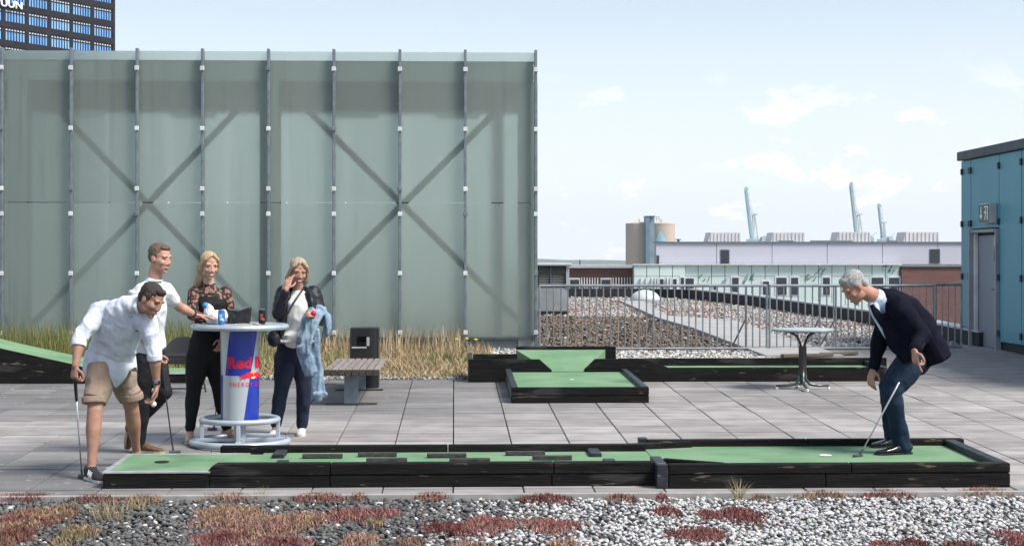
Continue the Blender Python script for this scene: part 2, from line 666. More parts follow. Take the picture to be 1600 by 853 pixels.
# ---- loose stones as real geometry
PHI = (1 + 5 ** .5) / 2
ICO = np.array([(-1, PHI, 0), (1, PHI, 0), (-1, -PHI, 0), (1, -PHI, 0), (0, -1, PHI), (0, 1, PHI), (0, -1, -PHI), (0, 1, -PHI), (PHI, 0, -1), (PHI, 0, 1), (-PHI, 0, -1), (-PHI, 0, 1)]) / math.sqrt(1 + PHI * PHI)
ICF = np.array([(0, 11, 5), (0, 5, 1), (0, 1, 7), (0, 7, 10), (0, 10, 11), (1, 5, 9), (5, 11, 4), (11, 10, 2), (10, 7, 6), (7, 1, 8), (3, 9, 4), (3, 4, 2), (3, 2, 6), (3, 6, 8), (3, 8, 9), (4, 9, 5), (2, 4, 11), (6, 2, 10), (8, 6, 7), (9, 8, 1)])
OCT = np.array([(1, 0, 0), (-1, 0, 0), (0, 1, 0), (0, -1, 0), (0, 0, 1), (0, 0, -1)], float)
OCF = np.array([(0, 2, 4), (2, 1, 4), (1, 3, 4), (3, 0, 4), (2, 0, 5), (1, 2, 5), (3, 1, 5), (0, 3, 5)])


def rot_rand(n):
    q = rng.normal(size=(n, 4))
    q /= np.linalg.norm(q, axis=1)[:, None]
    w, x, y, z = q.T
    return np.stack([np.stack([1 - 2 * (y * y + z * z), 2 * (x * y - z * w), 2 * (x * z + y * w)], -1),
                     np.stack([2 * (x * y + z * w), 1 - 2 * (x * x + z * z), 2 * (y * z - x * w)], -1),
                     np.stack([2 * (x * z - y * w), 2 * (y * z + x * w), 1 - 2 * (x * x + y * y)], -1)], 1)


def stones(name, P, size, cols, m, parent, base=ICO, bf=ICF, jit=.22, flat=.7):
    n = len(P)
    k = len(base)
    V = np.repeat(base[None], n, 0) * (1 + rng.uniform(-jit, jit, (n, k, 1)))
    sc_ = size[:, None] * np.stack([rng.uniform(.8, 1.35, n), rng.uniform(.6, 1.0, n), rng.uniform(.45, .85, n)], -1)
    V = V * sc_[:, None, :]
    V = np.einsum('nij,nkj->nki', rot_rand(n), V)
    V[:, :, 2] *= flat
    V += P[:, None, :]
    F = (bf[None] + (np.arange(n) * k)[:, None, None]).reshape(-1, 3)
    C = np.repeat(cols, len(bf), 0)
    me = fast_mesh(name, V.reshape(-1, 3), F, C)
    o = link(name, me, m, parent)
    return tag(o, kind='stuff')


m_stone = mat('gravel_stone', (1, 1, 1), .8, col2=(.72, .72, .72), vscale=50, attr='Col', spec=.3)


def nz2(x, y, s, seed):
    return np.array([mnoise.noise(Vector((a * s, b_ * s, seed))) for a, b_ in zip(x, y)])


# front gravel bed: dark crushed stone on the left, pale pebbles on the right
n = 38000
gx, gy = rng.uniform(-4.2, 5.2, n), rng.uniform(8.6, 11.09, n)
lightness = np.clip((gx + .35 + 0.55 * nz2(gx, gy, 1.1, 3.0)) / 1.5, 0, 1)
rnd = rng.random(n)
val = np.where(rng.random(n) < .02 + .80 * lightness, .34 + .34 * rnd, .055 + .12 * rnd)
val = np.where((lightness < .2) & (rng.random(n) < .04), .6, val)
tint = np.stack([val * (1 + rng.normal(0, .03, n)), val * (1 + rng.normal(0, .015, n)), val * (1.0 + rng.normal(0.005, .03, n))], -1)
warm = rng.random(n) < .10
tint[warm] *= np.array([1.12, .98, .88])
size = rng.uniform(.011, .021, n) * np.where(rng.random(n) < .10, 1.35, 1.0) * (1.22 - .22 * lightness)
P = np.stack([gx, gy, zg(gy) - .035 + rng.uniform(-.016, .016, n)], -1)
b = MB()
b.add([(-14, -4, zg(-4) - .06), (12.4, -4, zg(-4) - .06), (12.4, 11.12, zg(11.12) - .06), (-14, 11.12, zg(11.12) - .06)], [(0, 1, 2, 3)])
gb = b.build('gravel_bed', mat('gravel_ground', (.085, .085, .085), .95, col2=(.05, .05, .05), vscale=30))
tag(gb, kind='structure')
stones('gravel', P, size, np.clip(tint, .01, .9), m_stone, gb)

# strip of soil with stones under the grass, in front of the glass house
b = MB()
xr = gp(1215, 556).x
b.add([(-14, 19.42, zg(19.42) - .02), (xr, 19.42, zg(19.42) - .02), (xr + .1, 24.3, zg(24.3) - .02), (-14, 24.3, zg(24.3) - .02)], [(0, 1, 2, 3)])
strip = b.build('planting_strip', mat('planting_soil', (.27, .21, .14), .95, col2=(.16, .13, .09), vscale=12, bump=.4))
tag(strip, kind='structure')
n = 5200
gx = rng.uniform(XA(735, 22), xr, n); gy = rng.uniform(19.6, 24.2, n)
val = .22 + .48 * rng.random(n)
cl = np.stack([val * 1.03, val, val * .96], -1)
stones('pale_gravel', np.stack([gx, gy, zg(gy) - .01], -1), rng.uniform(.022, .05, n), cl, m_stone, strip, OCT, OCF)
n = 700
gx = rng.uniform(-6, .4, n); gy = rng.uniform(19.42, 19.75, n)
val = .10 + .35 * rng.random(n)
stones('loose_stones', np.stack([gx, gy, zg(gy) + .0], -1), rng.uniform(.02, .05, n), np.stack([val, val, val], -1), m_stone, strip, OCT, OCF)


def inside(poly, x, y):
    c = np.zeros(len(x), bool)
    k = len(poly)
    j = k - 1
    for i in range(k):
        xi, yi, xj, yj = poly[i][0], poly[i][1], poly[j][0], poly[j][1]
        c ^= ((yi > y) != (yj > y)) & (x < (xj - xi) * (y - yi) / (yj - yi + 1e-9) + xi)
        j = i
    return c


# roof behind the barrier: soil patch, concrete walkway, pale gravel
WALK = [gp(*q) for q in ((968, 471), (1003, 471), (1044, 495), (1147, 502), (1232, 531), (1318, 558), (1196, 558), (1082, 514), (1030, 499))]
SOIL = [gp(*q) for q in ((560, 492), (1026, 492), (1078, 514), (1190, 558), (560, 558))]
walk2 = [(p.x, p.y) for p in WALK]
soil2 = [(p.x, p.y) for p in SOIL]
b = MB()
b.add([(x, y, zg(y) + .03) for x, y in walk2] + [(x, y, zg(y) - .06) for x, y in walk2],
      [tuple(range(9)), tuple(range(17, 8, -1))] + [(i, i + 9, (i + 1) % 9 + 9, (i + 1) % 9) for i in range(9)])
o = b.build('walkway', mat('walkway_concrete', (.36, .355, .35), .85, col2=(.29, .285, .28), vscale=2, bump=.1))
tag(o, kind='structure')
roofpoly = [(-3, 24.2), (9.0, 24.2)] + [(p.x, p.y) for p in PAR[::-1]] + [(-3, PAR[0].y)]
n = 95000
gx = rng.uniform(-3, 16, n); gy = rng.uniform(24.2, 43.5, n)
ok = inside(roofpoly, gx, gy) & ~inside(walk2, gx, gy)
gx, gy = gx[ok], gy[ok]
so_ = inside(soil2, gx, gy)
n = len(gx)
nn = nz2(gx, gy, .55, 9.0)
red = (nn > .12) & ~so_ & (gy > 30)
val = .22 + .34 * rng.random(n)
cl = np.stack([val * 1.06, val * .98, val * .93], -1)
v2 = (.075 + .11 * rng.random(n))
cl[so_] = np.stack([v2 * 1.15, v2, v2 * .82], -1)[so_]
rd = so_ & (rng.random(n) < .25 + .3 * (nn > .05))
cl[rd] = np.stack([v2 * 1.7, v2 * 1.15, v2 * .85], -1)[rd]
r3 = red & (rng.random(n) < .6)
cl[r3] = np.stack([v2 * 2.6, v2 * 1.6, v2 * 1.25], -1)[r3]
wh = so_ & (rng.random(n) < .015)
cl[wh] = .55
stones('roof_gravel', np.stack([gx, gy, zg(gy) - .05 + rng.uniform(-.03, .03, n)], -1), rng.uniform(.026, .055, n), cl, m_stone, roof, OCT, OCF)

# ---- roof parapet: dark upstand with pale metal capping
m_bit = mat('bitumen_upstand', (.012, .012, .014), .7, vscale=3)
m_cap = mat('parapet_cap', (.5, .53, .55), .4, .3, vscale=2)
pr = thing('roof_parapet', (PAR[3].x, PAR[3].y, zg(PAR[3].y)), 'low black roof upstand with pale metal capping running behind the barrier', 'parapet')
for i in range(len(PAR) - 1):
    p, q = PAR[i], PAR[i + 1]
    hp = .20
    d = (q - p); d.z = 0; nrm_ = Vector((-d.y, d.x, 0)).normalized() * .25
    if nrm_.y < 0: nrm_ = -nrm_
    vs = []
    for w in (p, q):
        for off in (Vector((0, 0, 0)), nrm_):
            for z in (-.3, hp):
                vs.append(Vector((w.x, w.y, zg(w.y) + z)) + off)
    fs = [(0, 1, 5, 4), (2, 6, 7, 3), (1, 3, 7, 5), (0, 4, 6, 2), (0, 2, 3, 1), (4, 5, 7, 6)]
    MB().add(vs, fs).build('upstand', m_bit, pr)
    if i >= 2:
        e = Vector((0, 0, 0.0))
        MB().bar(Vector((p.x, p.y, zg(p.y) + hp + .018)) + nrm_ * .5, Vector((q.x, q.y, zg(q.y) + hp + .018)) + nrm_ * .5, .03, .30, up=nrm_).build('capping', m_cap, pr)

# ---- distant hills
b = MB()
vs, fs = [], []
N = 60
for i in range(N + 1):
    x = -2600 + 5200 * i / N
    h = 14 + 10 * mnoise.noise(Vector((x * .004, 1, 0))) + 6 * mnoise.noise(Vector((x * .013, 5, 0)))
    for (dy, z) in ((0, GZ), (60, GZ + h * .55), (160, GZ + h + 4), (500, GZ + h * .9), (900, GZ)):
        vs.append((x, 3600 + dy, z))
for i in range(N):
    for j in range(4):
        fs.append((i * 5 + j, (i + 1) * 5 + j, (i + 1) * 5 + j + 1, i * 5 + j + 1))
b.add(vs, fs)
o = b.build('hills', mat('far_woods', (.09, .12, .09), .9, col2=(.05, .08, .05), vscale=.02), smooth='all')
tag(o, kind='structure')
# ================================================================== BUILDINGS
# ---- frosted glass enclosure on the terrace
GY = 24.1
gx_ = [XA(p, GY) for p in (4, 112, 215, 317, 420, 522, 625, 727, 837)]
gx_ = [gx_[0] - (gx_[1] - gx_[0])] + gx_
g_top, g_mid, g_bot = ZA(82, GY), ZA(317, GY), ZA(527, GY)


def frosted():
    m = bpy.data.materials.new('frosted_glass')
    m.use_nodes = True
    t = m.node_tree
    lk = t.links.new
    t.nodes.clear()
    geo = t.nodes.new('ShaderNodeNewGeometry')
    n1 = t.nodes.new('ShaderNodeTexNoise'); n1.inputs['Scale'].default_value = 1.3; n1.inputs['Detail'].default_value = 6
    mpn = t.nodes.new('ShaderNodeMapping'); mpn.inputs['Scale'].default_value = (2.2, 1, .35)
    lk(geo.outputs['Position'], mpn.inputs[0]); lk(mpn.outputs[0], n1.inputs['Vector'])
    cm = t.nodes.new('ShaderNodeMix'); cm.data_type = 'RGBA'
    cm.inputs['A'].default_value = (.56, .65, .60, 1)
    cm.inputs['B'].default_value = (.50, .58, .53, 1)
    lk(n1.outputs['Fac'], cm.inputs['Factor'])
    oi = t.nodes.new('ShaderNodeObjectInfo')
    hr = t.nodes.new('ShaderNodeMapRange'); hr.inputs['To Min'].default_value, hr.inputs['To Max'].default_value = .86, 1.08
    lk(oi.outputs['Random'], hr.inputs['Value'])
    # rain streaks and algae
    mp2 = t.nodes.new('ShaderNodeMapping'); mp2.inputs['Scale'].default_value = (7, 1, .25)
    lk(geo.outputs['Position'], mp2.inputs[0])
    n2 = t.nodes.new('ShaderNodeTexNoise'); n2.inputs['Scale'].default_value = 2.0; n2.inputs['Detail'].default_value = 6
    lk(mp2.outputs[0], n2.inputs['Vector'])
    sr = t.nodes.new('ShaderNodeMapRange'); sr.inputs['From Min'].default_value, sr.inputs['From Max'].default_value = .52, .72
    sr.inputs['To Max'].default_value = .35
    lk(n2.outputs['Fac'], sr.inputs['Value'])
    cm2 = t.nodes.new('ShaderNodeMix'); cm2.data_type = 'RGBA'
    lk(sr.outputs[0], cm2.inputs['Factor']); lk(cm.outputs['Result'], cm2.inputs['A'])
    cm2.inputs['B'].default_value = (.30, .34, .27, 1)
    sc2 = t.nodes.new('ShaderNodeVectorMath'); sc2.operation = 'SCALE'
    lk(cm2.outputs['Result'], sc2.inputs[0]); lk(hr.outputs[0], sc2.inputs['Scale'])
    df = t.nodes.new('ShaderNodeBsdfDiffuse'); lk(sc2.outputs[0], df.inputs['Color'])
    rf = t.nodes.new('ShaderNodeBsdfRefraction'); rf.inputs['Color'].default_value = (.94, .985, .965, 1)
    rf.inputs['Roughness'].default_value = .40; rf.inputs['IOR'].default_value = 1.16
    tr = t.nodes.new('ShaderNodeBsdfTranslucent'); tr.inputs['Color'].default_value = (.70, .80, .75, 1)
    m0 = t.nodes.new('ShaderNodeMixShader'); m0.inputs[0].default_value = .74
    lk(df.outputs[0], m0.inputs[1]); lk(rf.outputs[0], m0.inputs[2])
    m1_ = t.nodes.new('ShaderNodeMixShader'); m1_.inputs[0].default_value = .10
    lk(m0.outputs[0], m1_.inputs[1]); lk(tr.outputs[0], m1_.inputs[2])
    gl = t.nodes.new('ShaderNodeBsdfGlossy'); gl.inputs['Roughness'].default_value = .25
    fr = t.nodes.new('ShaderNodeFresnel'); fr.inputs['IOR'].default_value = 1.35
    m2_ = t.nodes.new('ShaderNodeMixShader'); lk(fr.outputs[0], m2_.inputs[0])
    lk(m1_.outputs[0], m2_.inputs[1]); lk(gl.outputs[0], m2_.inputs[2])
    out = t.nodes.new('ShaderNodeOutputMaterial'); lk(m2_.outputs[0], out.inputs['Surface'])
    return m


m_frost = frosted()
m_inner = mat('inner_wall', (.62, .66, .62), .8, col2=(.55, .6, .56), vscale=1.0)
m_gbeam = mat('steel_beam', (.36, .39, .37), .6, .1, col2=(.24, .28, .25), vscale=3, stretch=(1, 1, .3))
m_brace = mat('brace_steel', (.10, .115, .115), .6, .2)
gh = thing('glass_enclosure', (gx_[4], GY, zg(GY)), 'big frosted green glass box on steel posts behind the grass strip', 'glass enclosure')
gy1 = GY + 2.6
for i in range(9):
    a, c = gx_[i] + .012, gx_[i + 1] - .012
    MB().box(a, c, GY + .05, GY + .062, g_mid + .008, g_top, 0).build('glass_panel', m_frost, gh)
    MB().box(a, c, GY + .05, GY + .062, g_bot, g_mid - .008, 0).build('glass_panel', m_frost, gh)
clz = [ZA(p, GY) for p in (110, 203, 296, 335, 427, 519)]
m_clampw = mat('clamp_plate', (.72, .73, .72), .4, .1)
for i, x in enumerate(gx_):
    po = MB().box(x - .021, x + .021, GY - .06, GY + .04, zg(GY) - .1, g_top + .03, .006)
    po = po.build('post', m_steel, gh)
    for k, z in enumerate(clz):
        MB().box(x - .033, x + .033, GY - .085, GY - .062, z - .033, z + .033, .006).build('clamp', m_clampw if (i * 7 + k * 3) % 5 else m_steel, po)
# bottom rail and lower dark skirting, top rail and beam
X0, X1 = gx_[0], gx_[-1]
MB().box(X0, X1, GY + .064, GY + .10, g_bot - .03, g_bot + .03).build('bottom_rail', m_steel, gh)
MB().box(X0, X1 - .05, GY + .12, GY + .2, zg(GY) - .2, g_bot - .01).build('plinth', mat('plinth_grey', (.20, .23, .24), .7, vscale=3), gh)
MB().box(X0, X1 - .02, GY + .066, GY + .15, ZA(97, GY) - .012, ZA(97, GY) + .012).build('top_rail', m_steel, gh)
MB().box(X0, X1 - .03, GY + .075, GY + .27, ZA(127, GY), ZA(98, GY)).build('beam', m_gbeam, gh)
# columns and crossed braces behind the glass
colpx = (32, 424, 826)
for p in colpx:
    x = XA(p, GY + .2)
    MB().box(x - .16, x + .13, GY + .09, GY + .36, zg(GY) - .2, ZA(128, GY)).build('column', m_gbeam, gh)
for (pa, pb_) in ((34, 424), (424, 832), (-370, 28)):
    xa, xb = XA(pa, GY + .4), XA(pb_, GY + .4)
    zt, zb = ZA(118, GY + .4), ZA(522, GY + .4)
    MB().tube([(xa, GY + .42, zb), (xb, GY + .42, zt)], .05, 8).build('brace', m_brace, gh)
    MB().tube([(xa, GY + .56, zt), (xb, GY + .56, zb)], .05, 8).build('brace', m_brace, gh)
# room behind: back wall, side walls, roof slab, strip lights' housings
for i in range(9):
    MB().box(gx_[i] + .012, gx_[i + 1] - .012, gy1, gy1 + .012, g_bot, ZA(128, GY)).build('glass_panel', m_frost, gh)  # back panes added so that light enters the room from behind
MB().box(X1 - .072, X1 - .06, GY + .1, gy1, g_bot, ZA(128, GY)).build('glass_panel', m_frost, gh)
MB().box(X1 - .62, X1 - .45, GY + 1.2, GY + 2.4, zg(GY), ZA(150, GY)).build('inner_box', mat('duct_blue', (.12, .17, .21), .5, .2), gh)
MB().box(X0, X1 - .2, GY + .3, gy1 + .1, ZA(124, GY), ZA(108, GY)).build('roof_slab', mat('slab_dark', (.10, .11, .11), .8), gh)
for i in range(10):
    z = zg(GY) - .05
for p in (143, 312, 560, 715):
    x = XA(p, GY + 1.5)
    MB().box(x - .34, x + .34, GY + .8, GY + .95, ZA(186, GY + .9), ZA(175, GY + .9), .02).build('strip_light_housing', m_white, gh)
MB().box(X0, X1 - .2, GY + 1.0, GY + 1.35, ZA(176, GY + 1), ZA(128, GY + 1)).build('inner_box', mat('shade_band_dark', (.07, .08, .08), .5, .3), gh)  # added dark box, sized to give the shaded band below the beam
# inner floor
MB().box(X0, X1 - .3, GY + .2, gy1, zg(GY) - .1, zg(GY) + .05).build('inner_floor', mat('inner_floor', (.62, .64, .62), .8), gh)

# ---- turquoise stair house on the right
TX = XA(1503, 25.5)
TY0, TY1 = 17.5, 25.5
tz_b, tz_t = ZA(526, 25.5), ZA(250, 25.5)
m_teal = mat('turquoise_panel', (.050, .265, .365), .38, .1, col2=(.070, .315, .405), vscale=.9, stretch=(1, 1, .4), bump=.02, bscale=5)
m_tcap = mat('slate_fascia', (.075, .10, .12), .6, col2=(.05, .07, .085))
th = thing('stair_house', (TX, 21.5, zg(21.5)), 'turquoise panelled stair house with grey door at the right edge', 'stair house')


def TYpx(px):   # where the wall plane X = TX meets the sight line through px
    r = ray(px, 405)
    return r.y * (TX / r.x)


joints = [TY1, TYpx(1517), TYpx(1561), TYpx(1596)]
while joints[-1] > TY0 + .3:
    joints.append(joints[-1] - (joints[2] - joints[3]) * 1.0)
MB().box(TX + .05, TX + 5, TY0, TY1 - .02, zg(20) - .3, tz_t).build('wall', mat('stair_house_core', (.03, .035, .04), .8), th)
DZ0, DZ1 = ZA(549, 24.4), ZA(363, 24.9)
dy1, dy0 = TYpx(1521), TYpx(1561)
for i in range(len(joints) - 1):
    ya, yb = joints[i + 1] + .012, joints[i] - .012
    lo = tz_b
    if i == 1:      # above the door
        lo = DZ1 + .06
    pn = MB().box(TX, TX + .045, ya, yb, lo, tz_t - .01, .004).build('wall_panel', m_teal, th)
    for k in range(4):
        z = tz_b + .12 + (tz_t - tz_b - .3) * k / 3
        if z > lo:
            for yy in ((yb,) if i else (yb - .02, ya + .04)):
                MB().box(TX - .03, TX - .002, yy - .03, yy + .03, z - .05, z + .05, .008).build('clip', m_black, pn)
MB().box(TX, TX + 5, TY1 - .018, TY1 + .03, tz_b, tz_t - .01).build('end_panel', m_teal, th)
MB().box(TX - .06, TX + 5.1, TY0, TY1 + .08, tz_t, ZA(236, 25.5), .01).build('fascia', m_tcap, th)
# door
m_door = mat('grey_door', (.22, .265, .325), .45, col2=(.19, .23, .285), vscale=1.5)
m_jamb = mat('door_frame', (.30, .33, .36), .45, vscale=2)
dr = MB().box(TX + .035, TX + .05, dy0 + .07, dy1 - .13, DZ0 + .06, DZ1 - .05, .004).build('door', m_door, th)
fr_ = MB().box(TX - .09, TX + .04, dy1 - .06, dy1 - .01, DZ0, DZ1 + .04, .004)
fr_.box(TX - .05, TX + .04, dy0 + .01, dy0 + .06, DZ0, DZ1 + .04, .004)
fr_.box(TX - .07, TX + .04, dy0 + .061, dy1 - .061, DZ1 - .01, DZ1 + .04, .004)
fr_.build('door_frame', m_jamb, th)
MB().box(TX - .02, TX + .034, dy1 - .128, dy1 - .062, DZ0 + .02, DZ1 - .012, .004).build('door_jamb', m_white, th)
h = MB()
zh = DZ0 + .95
h.tube([(TX + .03, dy0 + .16, zh), (TX - .03, dy0 + .16, zh), (TX - .035, dy0 + .2, zh), (TX - .035, dy0 + .29, zh)], .011, 8)
h.box(TX + .02, TX + .034, dy0 + .14, dy0 + .18, zh - .05, zh + .08)
h.build('handle', m_steel, dr)
MB().tube([(TX - .0, dy0 + .1, DZ0 + 1.35), (TX - .03, dy0 + .1, DZ0 + 1.37), (TX - .03, dy0 + .1, DZ0 + 1.55), (TX, dy0 + .1, DZ0 + 1.57)], .012, 8).build('pull', m_black, dr)
MB().box(TX + .025, TX + .034, dy0 + .2, dy0 + .3, DZ1 - .22, DZ1 - .1).build('notice', m_white, dr)
MB().box(TX - .16, TX + .02, dy0 - .02, dy1 + .02, DZ0 - .06, DZ0 + .05, .008).build('door_step', m_jamb, th)

# emergency exit sign box on the wall
sy1, sy0 = TYpx(1541), TYpx(1558)
sz0, sz1 = ZA(349, 24.3), ZA(318, 24.3)
sg = thing('exit_sign', (TX, (sy0 + sy1) / 2, sz0), 'emergency exit sign box with white arrow and running figure above the door', 'exit sign')
MB().box(TX - .115, TX - .002, sy0, sy1, sz0, sz1, .008).build('housing', mat('sign_housing', (.55, .58, .58), .4, vscale=3), sg)
m_green = mat('sign_green', (.008, .075, .065), .35)
hw = (sy1 - sy0)
MB().box(TX - .122, TX - .1155, sy0 + .012, sy1 - .012, sz0 + .015, sz1 - .015).build('sign_face', m_green, sg)


def sface(u, v):   # u 0..1 seen from the left wall side: far end is left
    return (TX - .126, sy1 - .012 - u * (hw - .024), sz0 + .015 + v * (sz1 - sz0 - .03))


m_signw = mat('sign_white', (.8, .85, .82), .4, vstr=.2)


def sflat(polys, name):
    b_ = MB()
    for pl in polys:
        k = len(pl)
        f = [sface(u, v) for u, v in pl]
        b_.add(f + [(p[0] + .003, p[1], p[2]) for p in f], [tuple(range(k)), tuple(range(2 * k - 1, k - 1, -1))] + [(i, (i + 1) % k, (i + 1) % k + k, i + k) for i in range(k)])
    return b_.build(name, m_signw, sg)


sflat([[(.2, .88), (.28, .88), (.28, .4), (.2, .4)], [(.08, .42), (.4, .42), (.24, .14)]], 'arrow')
sflat([[(.55, .9), (.94, .9), (.94, .82), (.55, .82)], [(.86, .82), (.94, .82), (.94, .1), (.86, .1)],
       [(.66, .78), (.74, .78), (.74, .66), (.66, .66)], [(.62, .64), (.74, .64), (.72, .40), (.64, .40)],
       [(.54, .58), (.62, .64), (.62, .56), (.56, .48)], [(.74, .6), (.83, .5), (.80, .45), (.73, .53)],
       [(.64, .40), (.69, .40), (.62, .12), (.55, .14)], [(.69, .40), (.73, .40), (.81, .28), (.78, .12), (.73, .12), (.76, .27)]], 'running_figure')

# ---- dark office tower, far left
TD = Vector((math.sin(R(33)), math.cos(R(33)), 0))
TN = Vector((math.cos(R(33)), -math.sin(R(33)), 0))      # facade normal, to the camera side
TC = at(178.5, 60, 320); TC.z = 0


def fac(px, py):    # sight line meets the facade -> (distance left of the corner, height)
    r = ray(px, py)
    o_ = Vector((0, 0, CAMZ))
    t_ = (TC - o_).dot(TN) / r.dot(TN)
    p = o_ + r * t_
    return -(p - TC).dot(TD), p.z


def fpt(s, z, out=0.0):
    p = TC - TD * s + TN * out
    return Vector((p.x, p.y, z))


m_tower = mat('dark_cladding', (.010, .010, .016), .6, spec=.2, col2=(.015, .014, .021), vscale=.3, obj_rand=.1)
m_bluew = mat('window_sky_tint', (.10, .30, .66), .2, .1, col2=(.24, .48, .80), vscale=.25, stretch=(1, 1, .2), spec=.8)  # blue sky reflection put into the base colour
m_blind = mat('window_blind', (.72, .75, .78), .5)
tw = thing('office_tower', fpt(25, GZ), 'dark brown office tower with blue window bands behind the glass enclosure', 'office tower')
s0, _ = fac(0, 20)
SL = 46.0
ztop = fac(178, -60)[1]
b = MB()
pts = [fpt(0, 0, -.25), fpt(SL, 0, -.25), fpt(SL, 0, -18), fpt(0, 0, -18)]
b.prism([(p.x, p.y) for p in pts], 'z', GZ, ztop)
b.build('core', mat('tower_core', (.012, .013, .018), .4), tw)
cols_px = [(147, 174.5), (114, 142), (80, 109.4), (45, 74.7), (8.4, 39.6), (-30, 2.7)]
cols_s = [(fac(bx, 40)[0], fac(ax, 40)[0]) for ax, bx in cols_px]
zr = fac(160, 45.2)[1]
pitch = fac(160, 17.9)[1] - zr
rows = [zr + pitch * k for k in range(-2, 4)]    # top of panes of each storey
ph = pitch * .47


def fbox(b_, s_a, s_b, z0, z1, o0, o1):
    P_ = [fpt(s_a, 0, o0), fpt(s_b, 0, o0), fpt(s_b, 0, o1), fpt(s_a, 0, o1)]
    return b_.prism([(p.x, p.y) for p in P_], 'z', z0, z1)


for zt in rows:
    z_sp1 = zt - ph
    z_sp0 = zt - pitch + pitch * .2
    fbox(MB(), .35, SL, z_sp0, z_sp1, -.2, .12).build('spandrel', m_tower, tw)
    for (sa, sb) in cols_s:
        w = fbox(MB(), sa, sb, zt - ph, zt, -.2, -.12).build('window', m_bluew, tw)
        mb = MB()
        n_ = 7
        for k in range(n_ + 1):
            s = sa + (sb - sa) * k / n_
            fbox(mb, s - .07, s + .07, zt - ph, zt + pitch * .2, -.119, .02)
        fbox(mb, sa, sb, zt + pitch * .01, zt + pitch * .055, -.119, .0)
        mb.build('mullions', m_tower, w)
        fbox(MB(), sa + .08, sb - .08, zt + pitch * .06, zt + pitch * .15, -.18, -.125).build('blind', m_blind, w)
pier_s = [0.18] + [(cols_s[i][1] + cols_s[i + 1][0]) / 2 for i in range(5)]
for i, s in enumerate(pier_s):
    hw_ = .35 if i == 0 else (cols_s[i][0] - cols_s[i - 1][1]) / 2
    fbox(MB(), s - hw_, s + hw_, rows[0] - pitch, rows[-1] + .5, -.19, .09).build('pier', m_tower, tw)
# lettering on the tower
cu = bpy.data.curves.new('letters', 'FONT')
cu.body = 'UUN'
cu.size, cu.extrude, cu.offset = 1.0, .05, .018
to = bpy.data.objects.new('letters', cu)
COL.objects.link(to)
dg = bpy.context.evaluated_depsgraph_get()
tme = bpy.data.meshes.new_from_object(to.evaluated_get(dg))
bpy.data.objects.remove(to)
xs = [v.co.x for v in tme.vertices]; zs = [v.co.y for v in tme.vertices]
sa, za = fac(32, 14.5); sb_, zb_ = fac(-1.5, 2.0)
_, zlo = fac(16, 13.0); _, zhi = fac(16, 2.0)
for v in tme.vertices:
    u = (v.co.x - min(xs)) / (max(xs) - min(xs))
    w = (v.co.y - min(zs)) / (max(zs) - min(zs))
    v.co = fpt(sb_ + (sa - sb_) * u, zlo + (zhi - zlo) * w, .45 + v.co.z * 2)
link('sign_letters', tme, mat('letter_white', (.85, .85, .85), .4, vstr=.1), tw)

# ---- building across the street
BY = 150.0
def bx(px): return XA(px, BY)
def bz(py): return ZA(py, BY)


m_greypan = mat('pale_grey_panel', (.47, .47, .54), .6, col2=(.43, .43, .50), vscale=.25, stretch=(.3, 1, 3), obj_rand=.03)
m_mint = mat('mint_glass_panel', (.50, .595, .575), .35, col2=(.55, .635, .61), vscale=.2, obj_rand=.05)
m_brick = mat('dark_brick', (.16, .075, .060), .85, col2=(.11, .052, .045), vscale=1.2, stretch=(.6, 1, 4))
m_wfr = mat('white_window_frame', (.72, .74, .75), .5)
m_grit = mat('dark_paint_scrawl', (.10, .16, .15), .6)
ab = thing('long_building', (bx(1200), BY, GZ), 'long grey upper storey over mint glass storey beyond the barrier', 'building')
MB().prism([(bx(990), BY + .3), (bx(1800), BY + .3), (bx(1800), BY + 24), (XA(994, BY + 24), BY + 24)], 'z', GZ, bz(414)).build('lower_core', mat('dull_core', (.3, .35, .34), .7), ab)
MB().prism([(bx(1027), BY + .7), (bx(1800), BY + .7), (bx(1800), BY + 24), (XA(1031, BY + 24), BY + 24)], 'z', bz(414), bz(380)).build('upper_core', m_greypan, ab)
edges = [1026, 1121, 1208, 1294.5, 1381, 1468, 1554, 1640]
for a, c in zip(edges, edges[1:]):
    MB().box(bx(a) + .025, bx(c) - .025, BY + .5, BY + .69, bz(413), bz(379.5)).build('panel', m_greypan, ab)
MB().box(bx(1025), bx(1640), BY + .35, BY + 2, bz(379.4), bz(377.4)).build('roof_edge', mat('roof_edge_grey', (.16, .17, .20), .6), ab)
for a, c, t_, u_ in ((1127, 1141, 390, 412.5), (1455, 1471, 389, 411.5), (1026.5, 1031, 399, 413)):
    w = MB().box(bx(a), bx(c), BY + .44, BY + .49, bz(u_), bz(t_)).build('window', m_wfr if a < 0 else mat('slate_window', (.07, .085, .11), .3), ab)
    MB().box(bx(a) + .08, bx(c) - .08, BY + .42, BY + .439, bz(u_) + .08, bz(t_) - .08).build('pane', m_dark, w)
